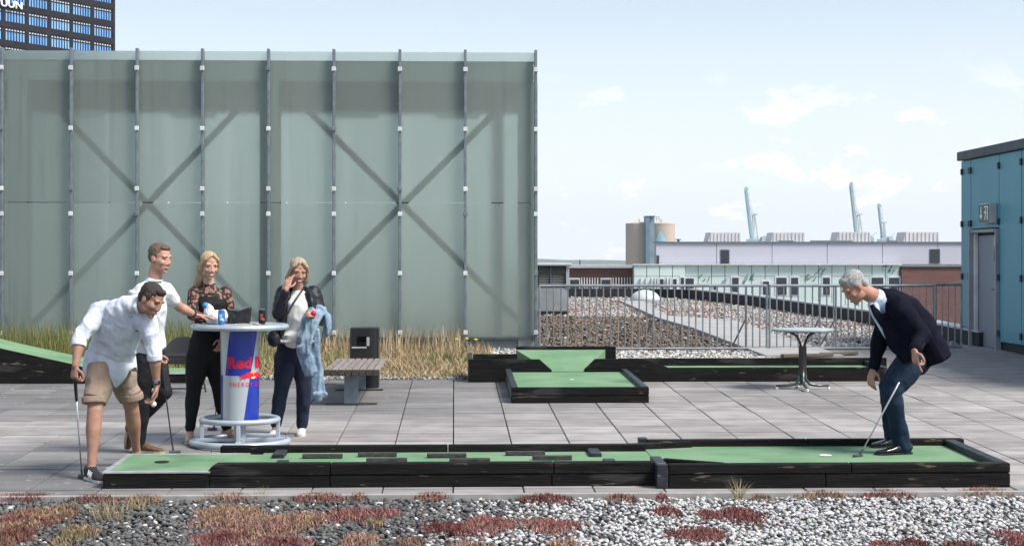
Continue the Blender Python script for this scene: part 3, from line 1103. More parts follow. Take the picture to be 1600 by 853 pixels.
# mint storey: panels in two rows, windows
wins = [(1030.5, 1036, 436, 456), (1051, 1056.5, 436, 456), (1063, 1068, 434, 462), (1071, 1084, 435, 458), (1144, 1154, 434, 462), (1192, 1201.5, 440, 475), (1213, 1229, 434, 461),
        (1236, 1247, 434, 461), (1286, 1296.5, 434, 461), (1362, 1380, 434, 461), (1389, 1405, 434, 461), (1115, 1119, 448, 470)]
xs_ = [990, 1010, 1030, 1050, 1070] + [1070 + 20.9 * k for k in range(1, 17)]
for a, c in zip(xs_, xs_[1:]):
    c = min(c, 1407)
    yo = -.3 if c <= 1071 else 0
    MB().box(bx(a) + .03, bx(c) - .03, BY + yo, BY + .29, bz(431.5), bz(414.2)).build('panel', m_mint, ab)
    MB().box(bx(a) + .03, bx(c) - .03, BY + .02 + yo, BY + .29, bz(500), bz(432.2)).build('panel', m_mint, ab)
MB().box(bx(988), bx(1407), BY - .45, BY + .29, bz(414), bz(412.6)).build('cornice', m_wfr, ab)
for a, c, t_, u_ in wins:
    yo = -.33 if c <= 1070 else -.03
    fw_ = 2.2 if (c - a) > 8 else 1.3
    w = MB().box(bx(a - fw_), bx(c + fw_), BY + yo, BY + yo + .029, bz(u_ + 1.3), bz(t_ - 2.5)).build('window', m_wfr, ab)
    MB().box(bx(a), bx(c), BY + yo - .03, BY + yo - .001, bz(u_), bz(t_)).build('pane', m_dark, w)
# white fins on the left bay
for p in (1000, 1008, 1017, 1022, 1026, 1041, 1046):
    MB().box(bx(p), bx(p + 1.6), BY - .55, BY - .29, bz(460), bz(434)).build('fin', m_wfr, ab)
# scrawled graffiti on the mint panels
rs = random.Random(5)
for (p0, y0, n_, sz) in ((1128, 440, 3, 8), (1168, 440, 9, 9), (1264, 440, 9, 8), (1278, 426, 6, 8), (1386, 424, 8, 8), (1100, 440, 3, 7)):
    gmb = MB()
    for k in range(n_):
        q0 = (p0 + rs.uniform(-sz, sz), y0 + rs.uniform(-7, 7))
        q1 = (q0[0] + rs.uniform(2, 6), q0[1] - rs.uniform(1, 9))
        qm = ((q0[0] + q1[0]) / 2 + rs.uniform(-2, 2), (q0[1] + q1[1]) / 2 + rs.uniform(-2, 2))
        ps = [(bx(q[0]), BY - .012, bz(q[1])) for q in (q0, qm, q1)]
        gmb.tube(ps, rs.uniform(.02, .05), 4)
    gmb.build('graffiti', m_grit, ab)
# brick stretch on the right
bq = MB().box(bx(1408), bx(1640), BY - .2, BY + .28, bz(520), bz(418.5)).build('brick_wall', m_brick, ab)
MB().box(bx(1407.5), bx(1640), BY - .35, BY + .27, bz(418), bz(416)).build('brick_coping', mat('dark_coping', (.05, .045, .05), .7), ab)
for a, c in ((1106, 1157), (1204, 1257), (1307, 1360), (1411, 1467)):
    rb = thing('roof_unit', (bx((a + c) / 2), BY + 6, bz(377)), 'pale ribbed ventilation housing on the grey roof, %s' % {1106: 'leftmost of four', 1204: 'second from the left', 1307: 'third from the left', 1411: 'nearest the stair house'}[a], 'roof unit', 'ventilation housings on the long grey roof')
    kx = (BY + 6) / BY
    x0_, x1_ = XA(a, BY + 6), XA(c, BY + 6)
    zt_, zb_ = ZA(363, BY + 6) - (0 if a < 1300 else -.05), ZA(380, BY + 6)
    mr_ = mat('ribbed_sheet', (.52, .52, .50), .6, col2=(.46, .46, .45), vscale=1)
    cas = MB().prism([(x0_, zb_), (x1_, zb_), (x1_, zt_ + .0), (x0_ + .25, zt_)], 'y', BY + 6, BY + 9).build('casing', mr_, rb)
    for k in range(9):
        x = x0_ + .3 + (x1_ - x0_ - .4) * k / 8
        MB().box(x - .03, x + .03, BY + 5.93, BY + 5.998, zb_, zt_ - .05).build('rib', mr_, cas)
pipes = thing('roof_pipes', (XA(1280, BY + 4), BY + 4, bz(378)), 'thin dark pipe run and rail along the grey roof edge', 'pipe')
pm = MB()
for a_, c_ in ((1266, 1332), (1216, 1240), (1388, 1402)):
    pm.tube([(XA(a_, BY + 4), BY + 4, bz(376.3)), (XA(c_, BY + 4), BY + 4, bz(376.3))], .09, 8)
    for p_ in (a_ + 2, c_ - 2):
        pm.bar((XA(p_, BY + 4), BY + 4, bz(379)), (XA(p_, BY + 4), BY + 4, bz(375.6)), .12)
pm.build('pipe_run', m_tcap, pipes)
vp = thing('roof_vent', (XA(1060, BY + 5), BY + 5, bz(378)), 'small dark mushroom vent on the grey roof beside the silos', 'vent')
vx = XA(1060, BY + 5)
MB().lathe([(.12, -.3), (.12, .18), (.32, .2), (.30, .27), (.05, .3)], (vx, BY + 5, ZA(378, BY + 5)), 12).build('cowl', m_tcap, vp, smooth=True)

# low brick wing on the left with flat roof
lb = thing('brick_wing', (bx(935), BY + 4, GZ), 'low brown brick wing with white louvres and flat grey roof', 'building')
LY = BY + 4
lx = lambda p: XA(p, LY)
lz = lambda p: ZA(p, LY)
MB().box(lx(860), lx(989), LY + .1, LY + 14, GZ, lz(419)).build('brick_wall', m_brick, lb)
MB().box(lx(858), lx(990), LY - .5, LY + 14.2, lz(418.6), lz(414)).build('roof', mat('flat_roof_edge', (.42, .45, .46), .6), lb)
for a, c in ((891, 905), (940, 954)):
    w = MB().box(lx(a - 1.5), lx(c + 1.5), LY + .0, LY + .098, lz(452), lz(434)).build('window', m_wfr, lb)
    MB().box(lx(a), lx(c), LY - .04, LY - .001, lz(451), lz(437)).build('pane', m_dark, w)
for a, c in ((907, 936), (956, 987)):
    k_ = 7
    for k in range(k_):
        p = a + (c - a) * (k + .3) / k_
        MB().box(lx(p), lx(p + 1.5), LY - .06, LY + .096, lz(452), lz(433.5)).build('slat', m_wfr, lb)
ch = MB().box(lx(909), lx(911), LY + 3, LY + 3.2, lz(414), lz(406)).build('flue', m_tcap, lb)

# plant housing on the roof just right of the glass box
PY_ = 33.6
ph_ = thing('plant_housing', (XA(864, PY_), PY_, zg(PY_)), 'grey louvred plant housing on the roof beside the glass box', 'plant housing')
px_ = lambda p: XA(p, PY_)
pz_ = lambda p: ZA(p, PY_)
MB().box(px_(800), px_(888), PY_, PY_ + 2, pz_(486), pz_(450)).build('casing', mat('light_casing', (.36, .39, .40), .5, .2, vscale=2), ph_)
MB().box(px_(800), px_(888.5), PY_ - .03, PY_ + 2, pz_(493), pz_(486.3)).build('base', m_black, ph_)
MB().box(px_(800), px_(886), PY_ + .08, PY_ + 2, pz_(449.8), pz_(416)).build('louvre_box', mat('louvre_dark', (.09, .10, .095), .6), ph_)
for k in range(9):
    z = pz_(449) + (pz_(418) - pz_(449)) * k / 9
    MB().bar((px_(842), PY_ + .05, z + .03), (px_(884), PY_ + .05, z + .03), .05, .03, up=(0, 1, 1)).build('louvre', mat('louvre_slat', (.19, .20, .19), .5), ph_)
MB().box(px_(860), px_(861.5), PY_ - .0, PY_ + .07, pz_(449.7), pz_(416.5)).build('mullion', m_steel, ph_)
MB().box(px_(884.5), px_(889.5), PY_ - .02, PY_ + .12, pz_(449.7), pz_(417)).build('corner_post', m_cap, ph_)
MB().box(px_(798), px_(893), PY_ - .1, PY_ + 2.1, pz_(415.8), pz_(411), .02).build('lid', m_cap, ph_)

# bubble skylight
DYs = gp(1008, 471)
ds = thing('skylight_dome', (DYs.x, DYs.y, DYs.z), 'white domed skylight on the gravel roof at the walkway end', 'skylight')
rr_ = 24 * DYs.y / FPX
MB().lathe([(rr_ * math.cos(a), rr_ * .72 * math.sin(a) + .02) for a in [R(k) for k in (0, 12, 25, 40, 55, 70, 82)]] + [(.01, rr_ * .72 + .02)], DYs, 28).build('dome', mat('opal_dome', (.55, .58, .58), .25, vscale=1), ds, smooth='all')
MB().box(DYs.x - rr_ * 1.03, DYs.x + rr_ * 1.03, DYs.y - rr_, DYs.y + rr_, DYs.z - .15, DYs.z + .03).build('kerb', m_cap, ds)

# ---- harbour: silos and cranes
SY = 560.0
sx = lambda p: XA(p, SY)
sz = lambda p: ZA(p, SY)
m_silo = mat('silo_concrete', (.47, .385, .325), .85, col2=(.42, .345, .295), vscale=.2, stretch=(1, 1, .15))
m_stw = mat('silo_tower_grey', (.12, .20, .25), .5, col2=(.10, .17, .22), vscale=.3)
r_s = (sx(1024) - sx(981)) / 2
for cx_, lab in ((1001.5, 'tan cylindrical silo left of the grey lift tower'), (1036, 'tan cylindrical silo with pale blue drop, right of the lift tower')):
    X_ = sx(cx_)
    s_ = thing('silo', (X_, SY + r_s, GZ), lab, 'silo', 'harbour silos')
    MB().lathe([(r_s, 0), (r_s, sz(350) - GZ), (r_s * .97, sz(349.4) - GZ), (r_s * .5, sz(346.8) - GZ), (.2, sz(346) - GZ)], (X_, SY + r_s, GZ), 48).build('shell', m_silo, s_, smooth=True)
    MB().lathe([(r_s * 1.012, 0), (r_s * 1.012, .5)], (X_, SY + r_s, sz(351)), 48).build('rim', m_silo, s_)
    MB().box(X_ - .35, X_ + .15, SY + r_s - .3, SY + r_s + .3, sz(348), sz(342)).build('top_pipe', m_silo, s_)
    if cx_ > 1020:
        bm_ = MB()
        for k in range(12):
            z0 = sz(377) + (sz(360) - sz(377)) * k / 12; z1 = sz(377) + (sz(360) - sz(377)) * (k + 1) / 12
            w0 = 1.75 * (1 - (k / 12) ** 1.3); w1 = 1.75 * (1 - ((k + 1) / 12) ** 1.3)
            xc = sx(1032.5)
            def cyl(x, z, o_=.06):
                dx = x - X_
                return (x, SY + r_s - math.sqrt(max((r_s + o_) ** 2 - dx * dx, 0)), z)
            nseg = 6
            for j in range(nseg):
                ua, ub = -1 + 2 * j / nseg, -1 + 2 * (j + 1) / nseg
                bm_.add([cyl(xc + w0 * ua, z0), cyl(xc + w0 * ub, z0), cyl(xc + w1 * ub, z1), cyl(xc + w1 * ua, z1)], [(0, 1, 2, 3)])
        bm_.build('drop_emblem', mat('pale_blue_paint', (.33, .62, .80), .5), s_)
lt = thing('lift_tower', (sx(1014), SY - 3, GZ), 'slim blue grey lift tower between the two silos', 'tower')
MB().box(sx(1007), sx(1013), SY - 4, SY + 2, GZ, sz(338.5)).build('shaft', m_stw, lt)
MB().box(sx(1013), sx(1021), SY - 3, SY + 2, GZ, sz(338.5)).build('stair_shaft', mat('silo_tower_pale', (.20, .29, .34), .5, vscale=.3), lt)
MB().box(sx(1006.5), sx(1021.5), SY - 4.2, SY + 2.2, sz(338.4), sz(337.6)).build('cap', m_tcap, lt)
rl = MB()
for p in (1022, 1026, 1030):
    rl.bar((sx(p), SY, sz(346)), (sx(p), SY, sz(338.5)), .12)
rl.bar((sx(1021.5), SY, sz(338.7)), (sx(1030.5), SY, sz(338.7)), .15)
rl.bar((sx(1021.5), SY, sz(342)), (sx(1030.5), SY, sz(342)), .12)
rl.build('railing', m_steel, lt)

m_crane = mat('crane_paint', (.30, .42, .50), .5, col2=(.26, .37, .45), vscale=.1)
m_crane2 = mat('crane_paint_pale', (.50, .58, .62), .5, vscale=.1)
KY = 900.0
kx_ = lambda p: XA(p, KY)
kz_ = lambda p: ZA(p, KY)


V_ = lambda *a: Vector(a)


def crane(px, top, lab, s=1.0):
    c = thing('harbour_crane', (kx_(px + 4), KY, GZ), lab, 'crane', 'harbour cranes with raised booms')
    base = 385
    bw = 1.7 * s
    lean = 9.0 * s
    bo = MB()
    p0 = Vector((kx_(px + lean), KY, kz_(372))); p1 = Vector((kx_(px), KY, kz_(top)))
    bo.bar(p0, p1, bw, 2.4, c=.2)
    bo.build('boom', m_crane, c)
    MB().bar(p1 - Vector((.3, 0, 0)), p1 + Vector((.9, 0, 1.0)), 1.2, 2.0).build('boom_tip', m_crane, c)
    fr = MB()
    ax_, az_ = kx_(px + lean + 5 * s), kz_(370 - 34 * s)
    fr.bar((kx_(px + lean + 2), KY, kz_(base)), (ax_, KY, az_), .7)
    fr.bar((kx_(px + lean + 11 * s), KY, kz_(base)), (ax_, KY, az_), .6)
    fr.bar((kx_(px + lean + 2), KY + 6, kz_(base)), (ax_, KY + 6, az_), .7)
    fr.bar((ax_, KY - .5, az_), (ax_, KY + 6.5, az_), .6)
    fr.bar((ax_ - 1.2, KY, az_ + .4), (ax_ + 1.4, KY, az_ + .6), .9)
    fr.bar((kx_(px + lean + 2), KY, kz_(base - 14)), (kx_(px + lean + 11 * s), KY, kz_(base - 14)), .5)
    fr.bar(p1 + (p0 - p1) * .45, (ax_, KY, az_), .22)
    fr.build('gantry_frame', m_crane2, c)
    lg = MB()
    for p in (px + lean - 6, px + lean + 12 * s):
        for yy in (KY - 6, KY + 12):
            lg.bar((kx_(p), yy, GZ), (kx_(p), yy, kz_(base - 8)), 1.4)
    lg.bar((kx_(px + lean - 8), KY, kz_(base - 8)), (kx_(px + lean + 26 * s), KY, kz_(base - 8)), 1.4, 2.5)
    lg.build('portal', m_crane, c)
    hs = MB()
    hs.prism([(kx_(px + lean + 14 * s), kz_(base - 8)), (kx_(px + lean + 26 * s), kz_(base - 8)), (kx_(px + lean + 26 * s), kz_(base - 13)), (kx_(px + lean + 22 * s), kz_(base - 17)), (kx_(px + lean + 16 * s), kz_(base - 15))], 'y', KY - 2, KY + 5)
    hs.build('machine_house', m_crane2, c)
    cb2 = MB()
    for q in (.1, .3, .55, .8):
        cb2.bar(p1 + (p0 - p1) * q + V_(0, -1.3, 0), (ax_, KY, az_), .10)
    for k in range(7):
        a_, c_ = p1 + (p0 - p1) * (k / 7), p1 + (p0 - p1) * ((k + 1) / 7)
        cb2.bar(a_ + V_(1.6, 0, 0), c_ + V_(1.6, 0, 0), .16)
        cb2.bar(a_ + V_(.4, 0, 0), c_ + V_(1.6, 0, 0), .12)
    cb2.build('cables', m_crane2, c)
    jb = MB()
    jb.bar((kx_(px + lean + 22 * s), KY, kz_(base - 16)), (kx_(px + lean + 32 * s), KY, kz_(base - 22)), .4)
    jb.build('cable_arm', m_crane2, c)


crane(1165.5, 296, 'pale blue harbour crane with raised boom, the one nearest the silos')
crane(1329.5, 288, 'tallest pale blue harbour crane with raised boom, middle of the three', 1.0)
crane(1373, 322, 'small thin harbour crane with raised boom, nearest the stair house', .62)
# ================================================================== OBJECTS ON THE TERRACE
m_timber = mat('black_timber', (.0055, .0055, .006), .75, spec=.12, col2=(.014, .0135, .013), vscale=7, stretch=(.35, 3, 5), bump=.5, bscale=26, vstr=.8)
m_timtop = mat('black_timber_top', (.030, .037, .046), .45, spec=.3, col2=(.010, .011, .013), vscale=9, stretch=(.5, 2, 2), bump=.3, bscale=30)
def specks(m_, col, scale, thr, stretch=(1, 1, 1), soft=.03, amt=1.0):
    t = m_.node_tree
    bs = t.nodes['Principled BSDF']
    src = bs.inputs['Base Color'].links[0].from_socket
    ge = t.nodes.new('ShaderNodeNewGeometry'); mp_ = t.nodes.new('ShaderNodeMapping'); mp_.inputs['Scale'].default_value = stretch
    t.links.new(ge.outputs['Position'], mp_.inputs[0])
    n_ = t.nodes.new('ShaderNodeTexNoise'); n_.inputs['Scale'].default_value = scale; n_.inputs['Detail'].default_value = 6
    t.links.new(mp_.outputs[0], n_.inputs['Vector'])
    r_ = t.nodes.new('ShaderNodeMapRange'); r_.inputs['From Min'].default_value, r_.inputs['From Max'].default_value = thr, thr + soft
    r_.inputs['To Max'].default_value = amt
    t.links.new(n_.outputs['Fac'], r_.inputs['Value'])
    mx_ = t.nodes.new('ShaderNodeMix'); mx_.data_type = 'RGBA'
    t.links.new(r_.outputs[0], mx_.inputs['Factor']); t.links.new(src, mx_.inputs['A'])
    mx_.inputs['B'].default_value = (*col, 1)
    t.links.new(mx_.outputs['Result'], bs.inputs['Base Color'])


specks(m_timber, (.11, .085, .065), 11, .665, (.5, 2, 3))
specks(m_timber, (.045, .042, .04), 4, .58, (.4, 1.5, 2), .08, .7)
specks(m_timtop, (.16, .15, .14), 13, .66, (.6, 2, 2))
m_felt = mat('green_felt', (.135, .250, .142), .95, col2=(.185, .300, .180), vscale=2.2, bump=.35, bscale=260, spec=.1)
specks(m_felt, (.085, .17, .10), 1.6, .52, (1, 1, 1), .14, .75)
specks(m_felt, (.24, .31, .22), 30, .66, (1, 1, 1), .05, .5)
m_trim = mat('silver_trim', (.50, .51, .52), .4, .4, vscale=8)
m_mark = mat('white_marking', (.75, .77, .75), .7, vstr=.4)
m_hole = mat('hole_dark', (.006, .006, .006), .9)


def sbox(b_, x0, x1, y0, y1, h0, h1, c=.006):
    """box on the sloping terrace, heights above ground"""
    if x0 > x1: x0, x1 = x1, x0
    s = MB().box(x0, x1, y0, y1, 0, 1, c / max(h1 - h0, .02) if c else 0)
    s = MB().box(x0, x1, y0, y1, h0, h1, c)
    s.v = [(x, y, z + zg(y)) for x, y, z in s.v]
    return b_.add(s.v, s.f)


def disc(b_, x, y, h, r, n=20):
    vs = [(x + r * math.cos(2 * math.pi * k / n), y + r * math.sin(2 * math.pi * k / n), 0) for k in range(n)]
    return b_.add([(a, c, zg(c) + h) for a, c, _ in vs], [tuple(range(n))])


# ---- the long hole in front
F0, F1 = 11.47, 12.44                     # narrow lane front / back
W0, W1 = 11.34, 12.66                     # wide end
FH, RH = .118, .170
xa, xb, xc, xd = XA(161, F0), XA(322, F0), XA(1033, W0), XA(1579, W0)
lg = thing('minigolf_lane', ((xa + xd) / 2, (F0 + F1) / 2, zg(12)), 'long narrow minigolf lane of black timber with green felt, along the gravel edge', 'minigolf lane')
# felt
b = MB(); sbox(b, xa + .012, xb + .3, F0 + .03, F1 - .10, .085, FH - .004, 0); b.build('tee_felt', m_felt, lg)
b = MB(); sbox(b, xb + .302, xc + .02, F0 + .10, F1 - .05, .08, FH, 0); b.build('lane_felt', m_felt, lg)
b = MB(); sbox(b, xc + .022, xd - .05, W0 + .05, W1 - .05, .08, FH + .004, 0); b.build('wide_felt', m_felt, lg)
# tee end: bare timber sides with silver trim
b = MB(); sbox(b, xa, xb + .02, F0, F0 + .028, 0, FH - .012); b.build('tee_board', m_timber, lg)
b = MB(); sbox(b, xa, xa + .028, F0 + .029, F1 - .1, 0, FH - .012); b.build('tee_board', m_timber, lg)
b = MB(); sbox(b, xa, xb + .3, F1 - .099, F1 - .07, 0, FH - .012); b.build('tee_board', m_timber, lg)
b = MB(); sbox(b, xa - .006, xb + .03, F0 - .006, F0 + .03, FH - .011, FH + .004, .003); b.build('trim', m_trim, lg)
b = MB(); sbox(b, xa - .006, xa + .03, F0 + .031, F1 - .1, FH - .011, FH + .004, .003); b.build('trim', m_trim, lg)
b = MB(); sbox(b, xa - .006, xb + .2, F1 - .1, F1 - .068, FH - .011, FH + .004, .003); b.build('trim', m_trim, lg)
# two courses of front boards with butt joints
def course(x0, x1, splits, y0, y1, h0, h1, nm='side_board'):
    e = [x0] + splits + [x1]
    for a, c in zip(e, e[1:]):
        b_ = MB(); sbox(b_, a + .002, c - .002, y0 + random.uniform(-.002, .002), y1, h0, h1, .006); b_.build(nm, m_timber, lg)
course(xb + .021, xc, [XA(515, F0), XA(862, F0)], F0, F0 + .05, 0, .088)
course(xc + .052, xd, [XA(1290, W0)], W0, W0 + .05, 0, .10)
# rounded-off start of the front kerb
b_ = MB()
b_.prism([(xb - .01, .092), (xb + .03, .145), (xb + .07, RH), (XA(516, F0) - .002, RH), (XA(516, F0) - .002, .092)], 'y', F0 - .004, F0 + .095)
b_.v = [(x, y, z + zg(y)) for x, y, z in b_.v]
b_.build('kerb_timber', m_timber, lg)
course(XA(516, F0), xc, [XA(865, F0)], F0 - .004, F0 + .095, .092, RH, 'kerb_timber')
course(xc + .052, xd, [XA(1330, W0)], W0 - .004, W0 + .085, .104, RH + .002, 'kerb_timber')
course(XA(345, F1), XA(1012, W1) - .05, [XA(700, F1)], F1 - .05, F1 + .03, 0, RH, 'kerb_timber')
course(XA(1010, W1), XA(1500, W1) + .02, [XA(1260, W1)], W1 - .05, W1 + .03, 0, RH + .004, 'kerb_timber')
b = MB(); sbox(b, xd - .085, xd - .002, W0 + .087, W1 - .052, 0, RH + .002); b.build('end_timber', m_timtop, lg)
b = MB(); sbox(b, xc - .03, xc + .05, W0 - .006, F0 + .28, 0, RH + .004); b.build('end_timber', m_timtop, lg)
# splayed kerbs where the lane widens
for (p, q) in (((XA(955, F1), F1 - .02), (XA(1078, W1), W1 - .07)), ((xc + .06, F0 + .20), (XA(1135, W0), W0 + .10))):
    b = MB()
    b.bar((p[0], p[1], zg(p[1]) + .125), (q[0], q[1], zg(q[1]) + .125), .05, .09, up=(0, 0, 1), c=.006)
    b.build('splay_timber', m_timber, lg)
b = MB(); sbox(b, XA(998, W1), XA(1012, W1), W1 - .01, W1 + .09, 0, RH + .012); b.build('end_timber', m_timtop, lg)
# metal joints across the lane
for p in (437, 940):
    for (y0, y1, dx) in ((F0 + .1, F0 + .36, .04), (F1 - .34, F1 - .055, -.03)):
        b = MB()
        x = XA(p, 11.95) + dx
        sbox(b, x - .045, x + .045, y0, y1, FH - .02, FH + .03, .006); b.build('cross_plate', m_timtop, lg)
# low baffles on the felt
m_baf = mat('baffle_timber', (.012, .012, .012), .6, col2=(.05, .045, .04), vscale=16, stretch=(1, 3, 3), bump=.5)
for (p0, p1, py) in ((472, 535, 716.5), (559, 620, 714), (572, 636, 723), (667, 729, 715.5), (702, 766, 723), (790, 852, 712), (832, 894, 719)):
    g0 = gp((p0 + p1) / 2, py, FH)
    y = min(max(g0.y, F0 + .17), F1 - .12)
    b = MB(); sbox(b, XA(p0, y), XA(p1, y), y, y + .045, FH + .001, FH + .034, .005); b.build('baffle', m_baf, lg)
g0 = gp(253, 721, FH); b = MB(); disc(b, g0.x, g0.y, FH + .0015, .055); b.build('hole', m_hole, lg)
g0 = gp(1290, 712.5, FH); b = MB(); disc(b, g0.x, g0.y, FH + .009, .048); b.build('hole', m_mark, lg)

# ---- square bed in the middle
cb = thing('minigolf_platform', (XA(900, 17.8), 17.8, zg(17.8)), 'low square minigolf platform of green felt with black timber rim, middle of the terrace', 'minigolf platform')
bx0, bx1, by0, by1 = .60, 2.05, 16.8, 18.96
b = MB(); sbox(b, bx0 + .05, bx1 - .05, by0 + .05, by1, .06, .125, 0); b.build('felt', m_felt, cb)
b = MB(); sbox(b, bx0, bx1, by0, by0 + .05, 0, .078); b.build('front_board', m_timber, cb)
b = MB(); sbox(b, bx0, bx1, by0 - .004, by0 + .06, .081, .165); b.build('front_board', m_timber, cb)
for x in (bx0, bx1 - .07):
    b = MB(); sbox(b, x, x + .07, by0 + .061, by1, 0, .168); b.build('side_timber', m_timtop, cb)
b = MB(); g0 = gp(894, 593, .125); disc(b, g0.x, g0.y, .127, .03); b.build('hole', m_mark, cb)

# ---- the lane running across behind it
rl_ = thing('minigolf_ramp_lane', (XA(1000, 19.5), 19.5, zg(19.5)), 'long black timber minigolf lane with green ramp, in front of the barrier', 'minigolf lane')
Y0, Y1 = 19.02, 19.98
def hx(px, y=Y0): return XA(px, y)
def pri(poly, y0, y1, nm, m_):
    b_ = MB().prism(poly, 'y', y0, y1)
    b_.v = [(x, y, z + zg(y)) for x, y, z in b_.v]
    return b_.build(nm, m_, rl_)
pri([(hx(732), 0), (hx(862), 0), (hx(862), .145), (hx(843), .272), (hx(732), .272)], Y0, Y0 + .05, 'front_board', m_timber)
pri([(hx(913), 0), (hx(1043), 0), (hx(1043), .175), (hx(1005), .275), (hx(930), .275), (hx(913), .15)], Y0, Y0 + .05, 'front_board', m_timber)
pri([(hx(1043) + .004, 0), (hx(1215), 0), (hx(1215), .168), (hx(1043) + .004, .168)], Y0 + .004, Y0 + .05, 'front_board', m_timber)
pri([(hx(1215) + .004, 0), (hx(1384), 0), (hx(1384), .168), (hx(1215) + .004, .168)], Y0 + .002, Y0 + .05, 'front_board', m_timber)
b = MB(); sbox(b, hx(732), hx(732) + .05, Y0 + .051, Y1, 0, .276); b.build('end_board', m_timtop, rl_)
b = MB(); sbox(b, hx(734) + .05, hx(808, Y1), Y1 - .05, Y1, 0, .262); b.build('back_board', m_timber, rl_)
b = MB(); sbox(b, hx(808, Y1), hx(965, Y1), Y1 + .2, Y1 + .26, 0, .335); b.build('back_board', m_timber, rl_)
b = MB(); sbox(b, hx(965, Y1), hx(1384, Y1), Y1 - .05, Y1, 0, .205); b.build('back_board', m_timber, rl_)
rmp = MB()
rmp.add([(hx(862), Y0 + .0, zg(Y0) + .13), (hx(913), Y0 + .0, zg(Y0) + .13), (hx(960), Y1 + .2, zg(Y1) + .30), (hx(812), Y1 + .2, zg(Y1) + .30),
         (hx(862), Y0 + .0, zg(Y0) + .02), (hx(913), Y0 + .0, zg(Y0) + .02), (hx(960), Y1 + .2, zg(Y1) + .02), (hx(812), Y1 + .2, zg(Y1) + .02)],
        [(0, 1, 2, 3), (4, 7, 6, 5), (0, 4, 5, 1), (1, 5, 6, 2), (2, 6, 7, 3), (3, 7, 4, 0)])
rmp.build('ramp_felt', m_felt, rl_)
b = MB(); sbox(b, hx(1000), hx(1384) - .03, Y0 + .052, Y1 - .052, .05, .112, 0); b.build('lane_felt', m_felt, rl_)
b = MB(); sbox(b, hx(1384) - .028, hx(1384) + .02, Y0 + .0, Y1, 0, .172); b.build('end_board', m_timtop, rl_)

# ---- ramp hole on the left
lr = thing('minigolf_hump_lane', (XA(60, 19.5), 19.5, zg(19.5)), 'black timber minigolf lane with sloping green ramp at the left edge', 'minigolf lane')
def hz(py, y): return ZA(py, y) - zg(y)
prof = [(-90, 521), (0, 543), (110, 567), (165, 582), (302, 583)]
pa = [(XA(p, Y0), hz(q, Y0)) for p, q in prof]
b_ = MB().prism([(pa[0][0], 0)] + [(pa[-1][0], 0)] + pa[::-1], 'y', Y0, Y0 + .045)
b_.v = [(x, y, z + zg(y)) for x, y, z in b_.v]
b_.build('front_board', m_timber, lr)
ft = MB()
for (x0_, h0), (x1_, h1) in zip(pa, pa[1:]):
    ft.add([(x0_, Y0 + .047, zg(Y0) + h0 - .012), (x1_, Y0 + .047, zg(Y0) + h1 - .012), (x1_, Y1 - .047, zg(Y1) + h1 - .012), (x0_, Y1 - .047, zg(Y1) + h0 - .012)], [(0, 1, 2, 3)])
ft.build('ramp_felt', m_felt, lr)
pbk = [(XA(p, Y1), hz(q, Y1)) for p, q in ((-90, 508), (0, 528), (110, 553), (165, 571), (302, 577))]
b_ = MB().prism([(pbk[0][0], 0)] + [(pbk[-1][0], 0)] + pbk[::-1], 'y', Y1 - .045, Y1)
b_.v = [(x, y, z + zg(y)) for x, y, z in b_.v]
b_.build('back_board', m_timber, lr)
b = MB(); sbox(b, pa[-1][0] - .02, pa[-1][0] + .02, Y0 + .05, Y1 - .05, 0, .12); b.build('end_board', m_timtop, lr)
b = MB(); sbox(b, XA(168, Y0), pa[-1][0], Y0 - .01, Y0 + .03, .108, .124, .002); b.build('trim', m_trim, lr)

# ---- boards lying on the paving by the barrier
for i, (p0, p1, py, th_, lab) in enumerate(((1222, 1300, 559, .05, 'weathered brown board lying on gravel by the barrier, left one'), (1283, 1338, 556.5, .05, 'short weathered brown board lying by the barrier behind the round table'))):
    g0, g1 = gp(p0, py), gp(p1, py - 1.5)
    t_ = thing('loose_board', g0, lab, 'board', 'loose boards by the barrier')
    MB().bar(g0 + Vector((0, 0, .03)), g1 + Vector((0, 0, .03)), .12, .045, c=.006).build('plank', mat('weathered_board', (.17, .12, .09), .85, col2=(.10, .075, .06), vscale=4, stretch=(1, 6, 6), bump=.3), t_)

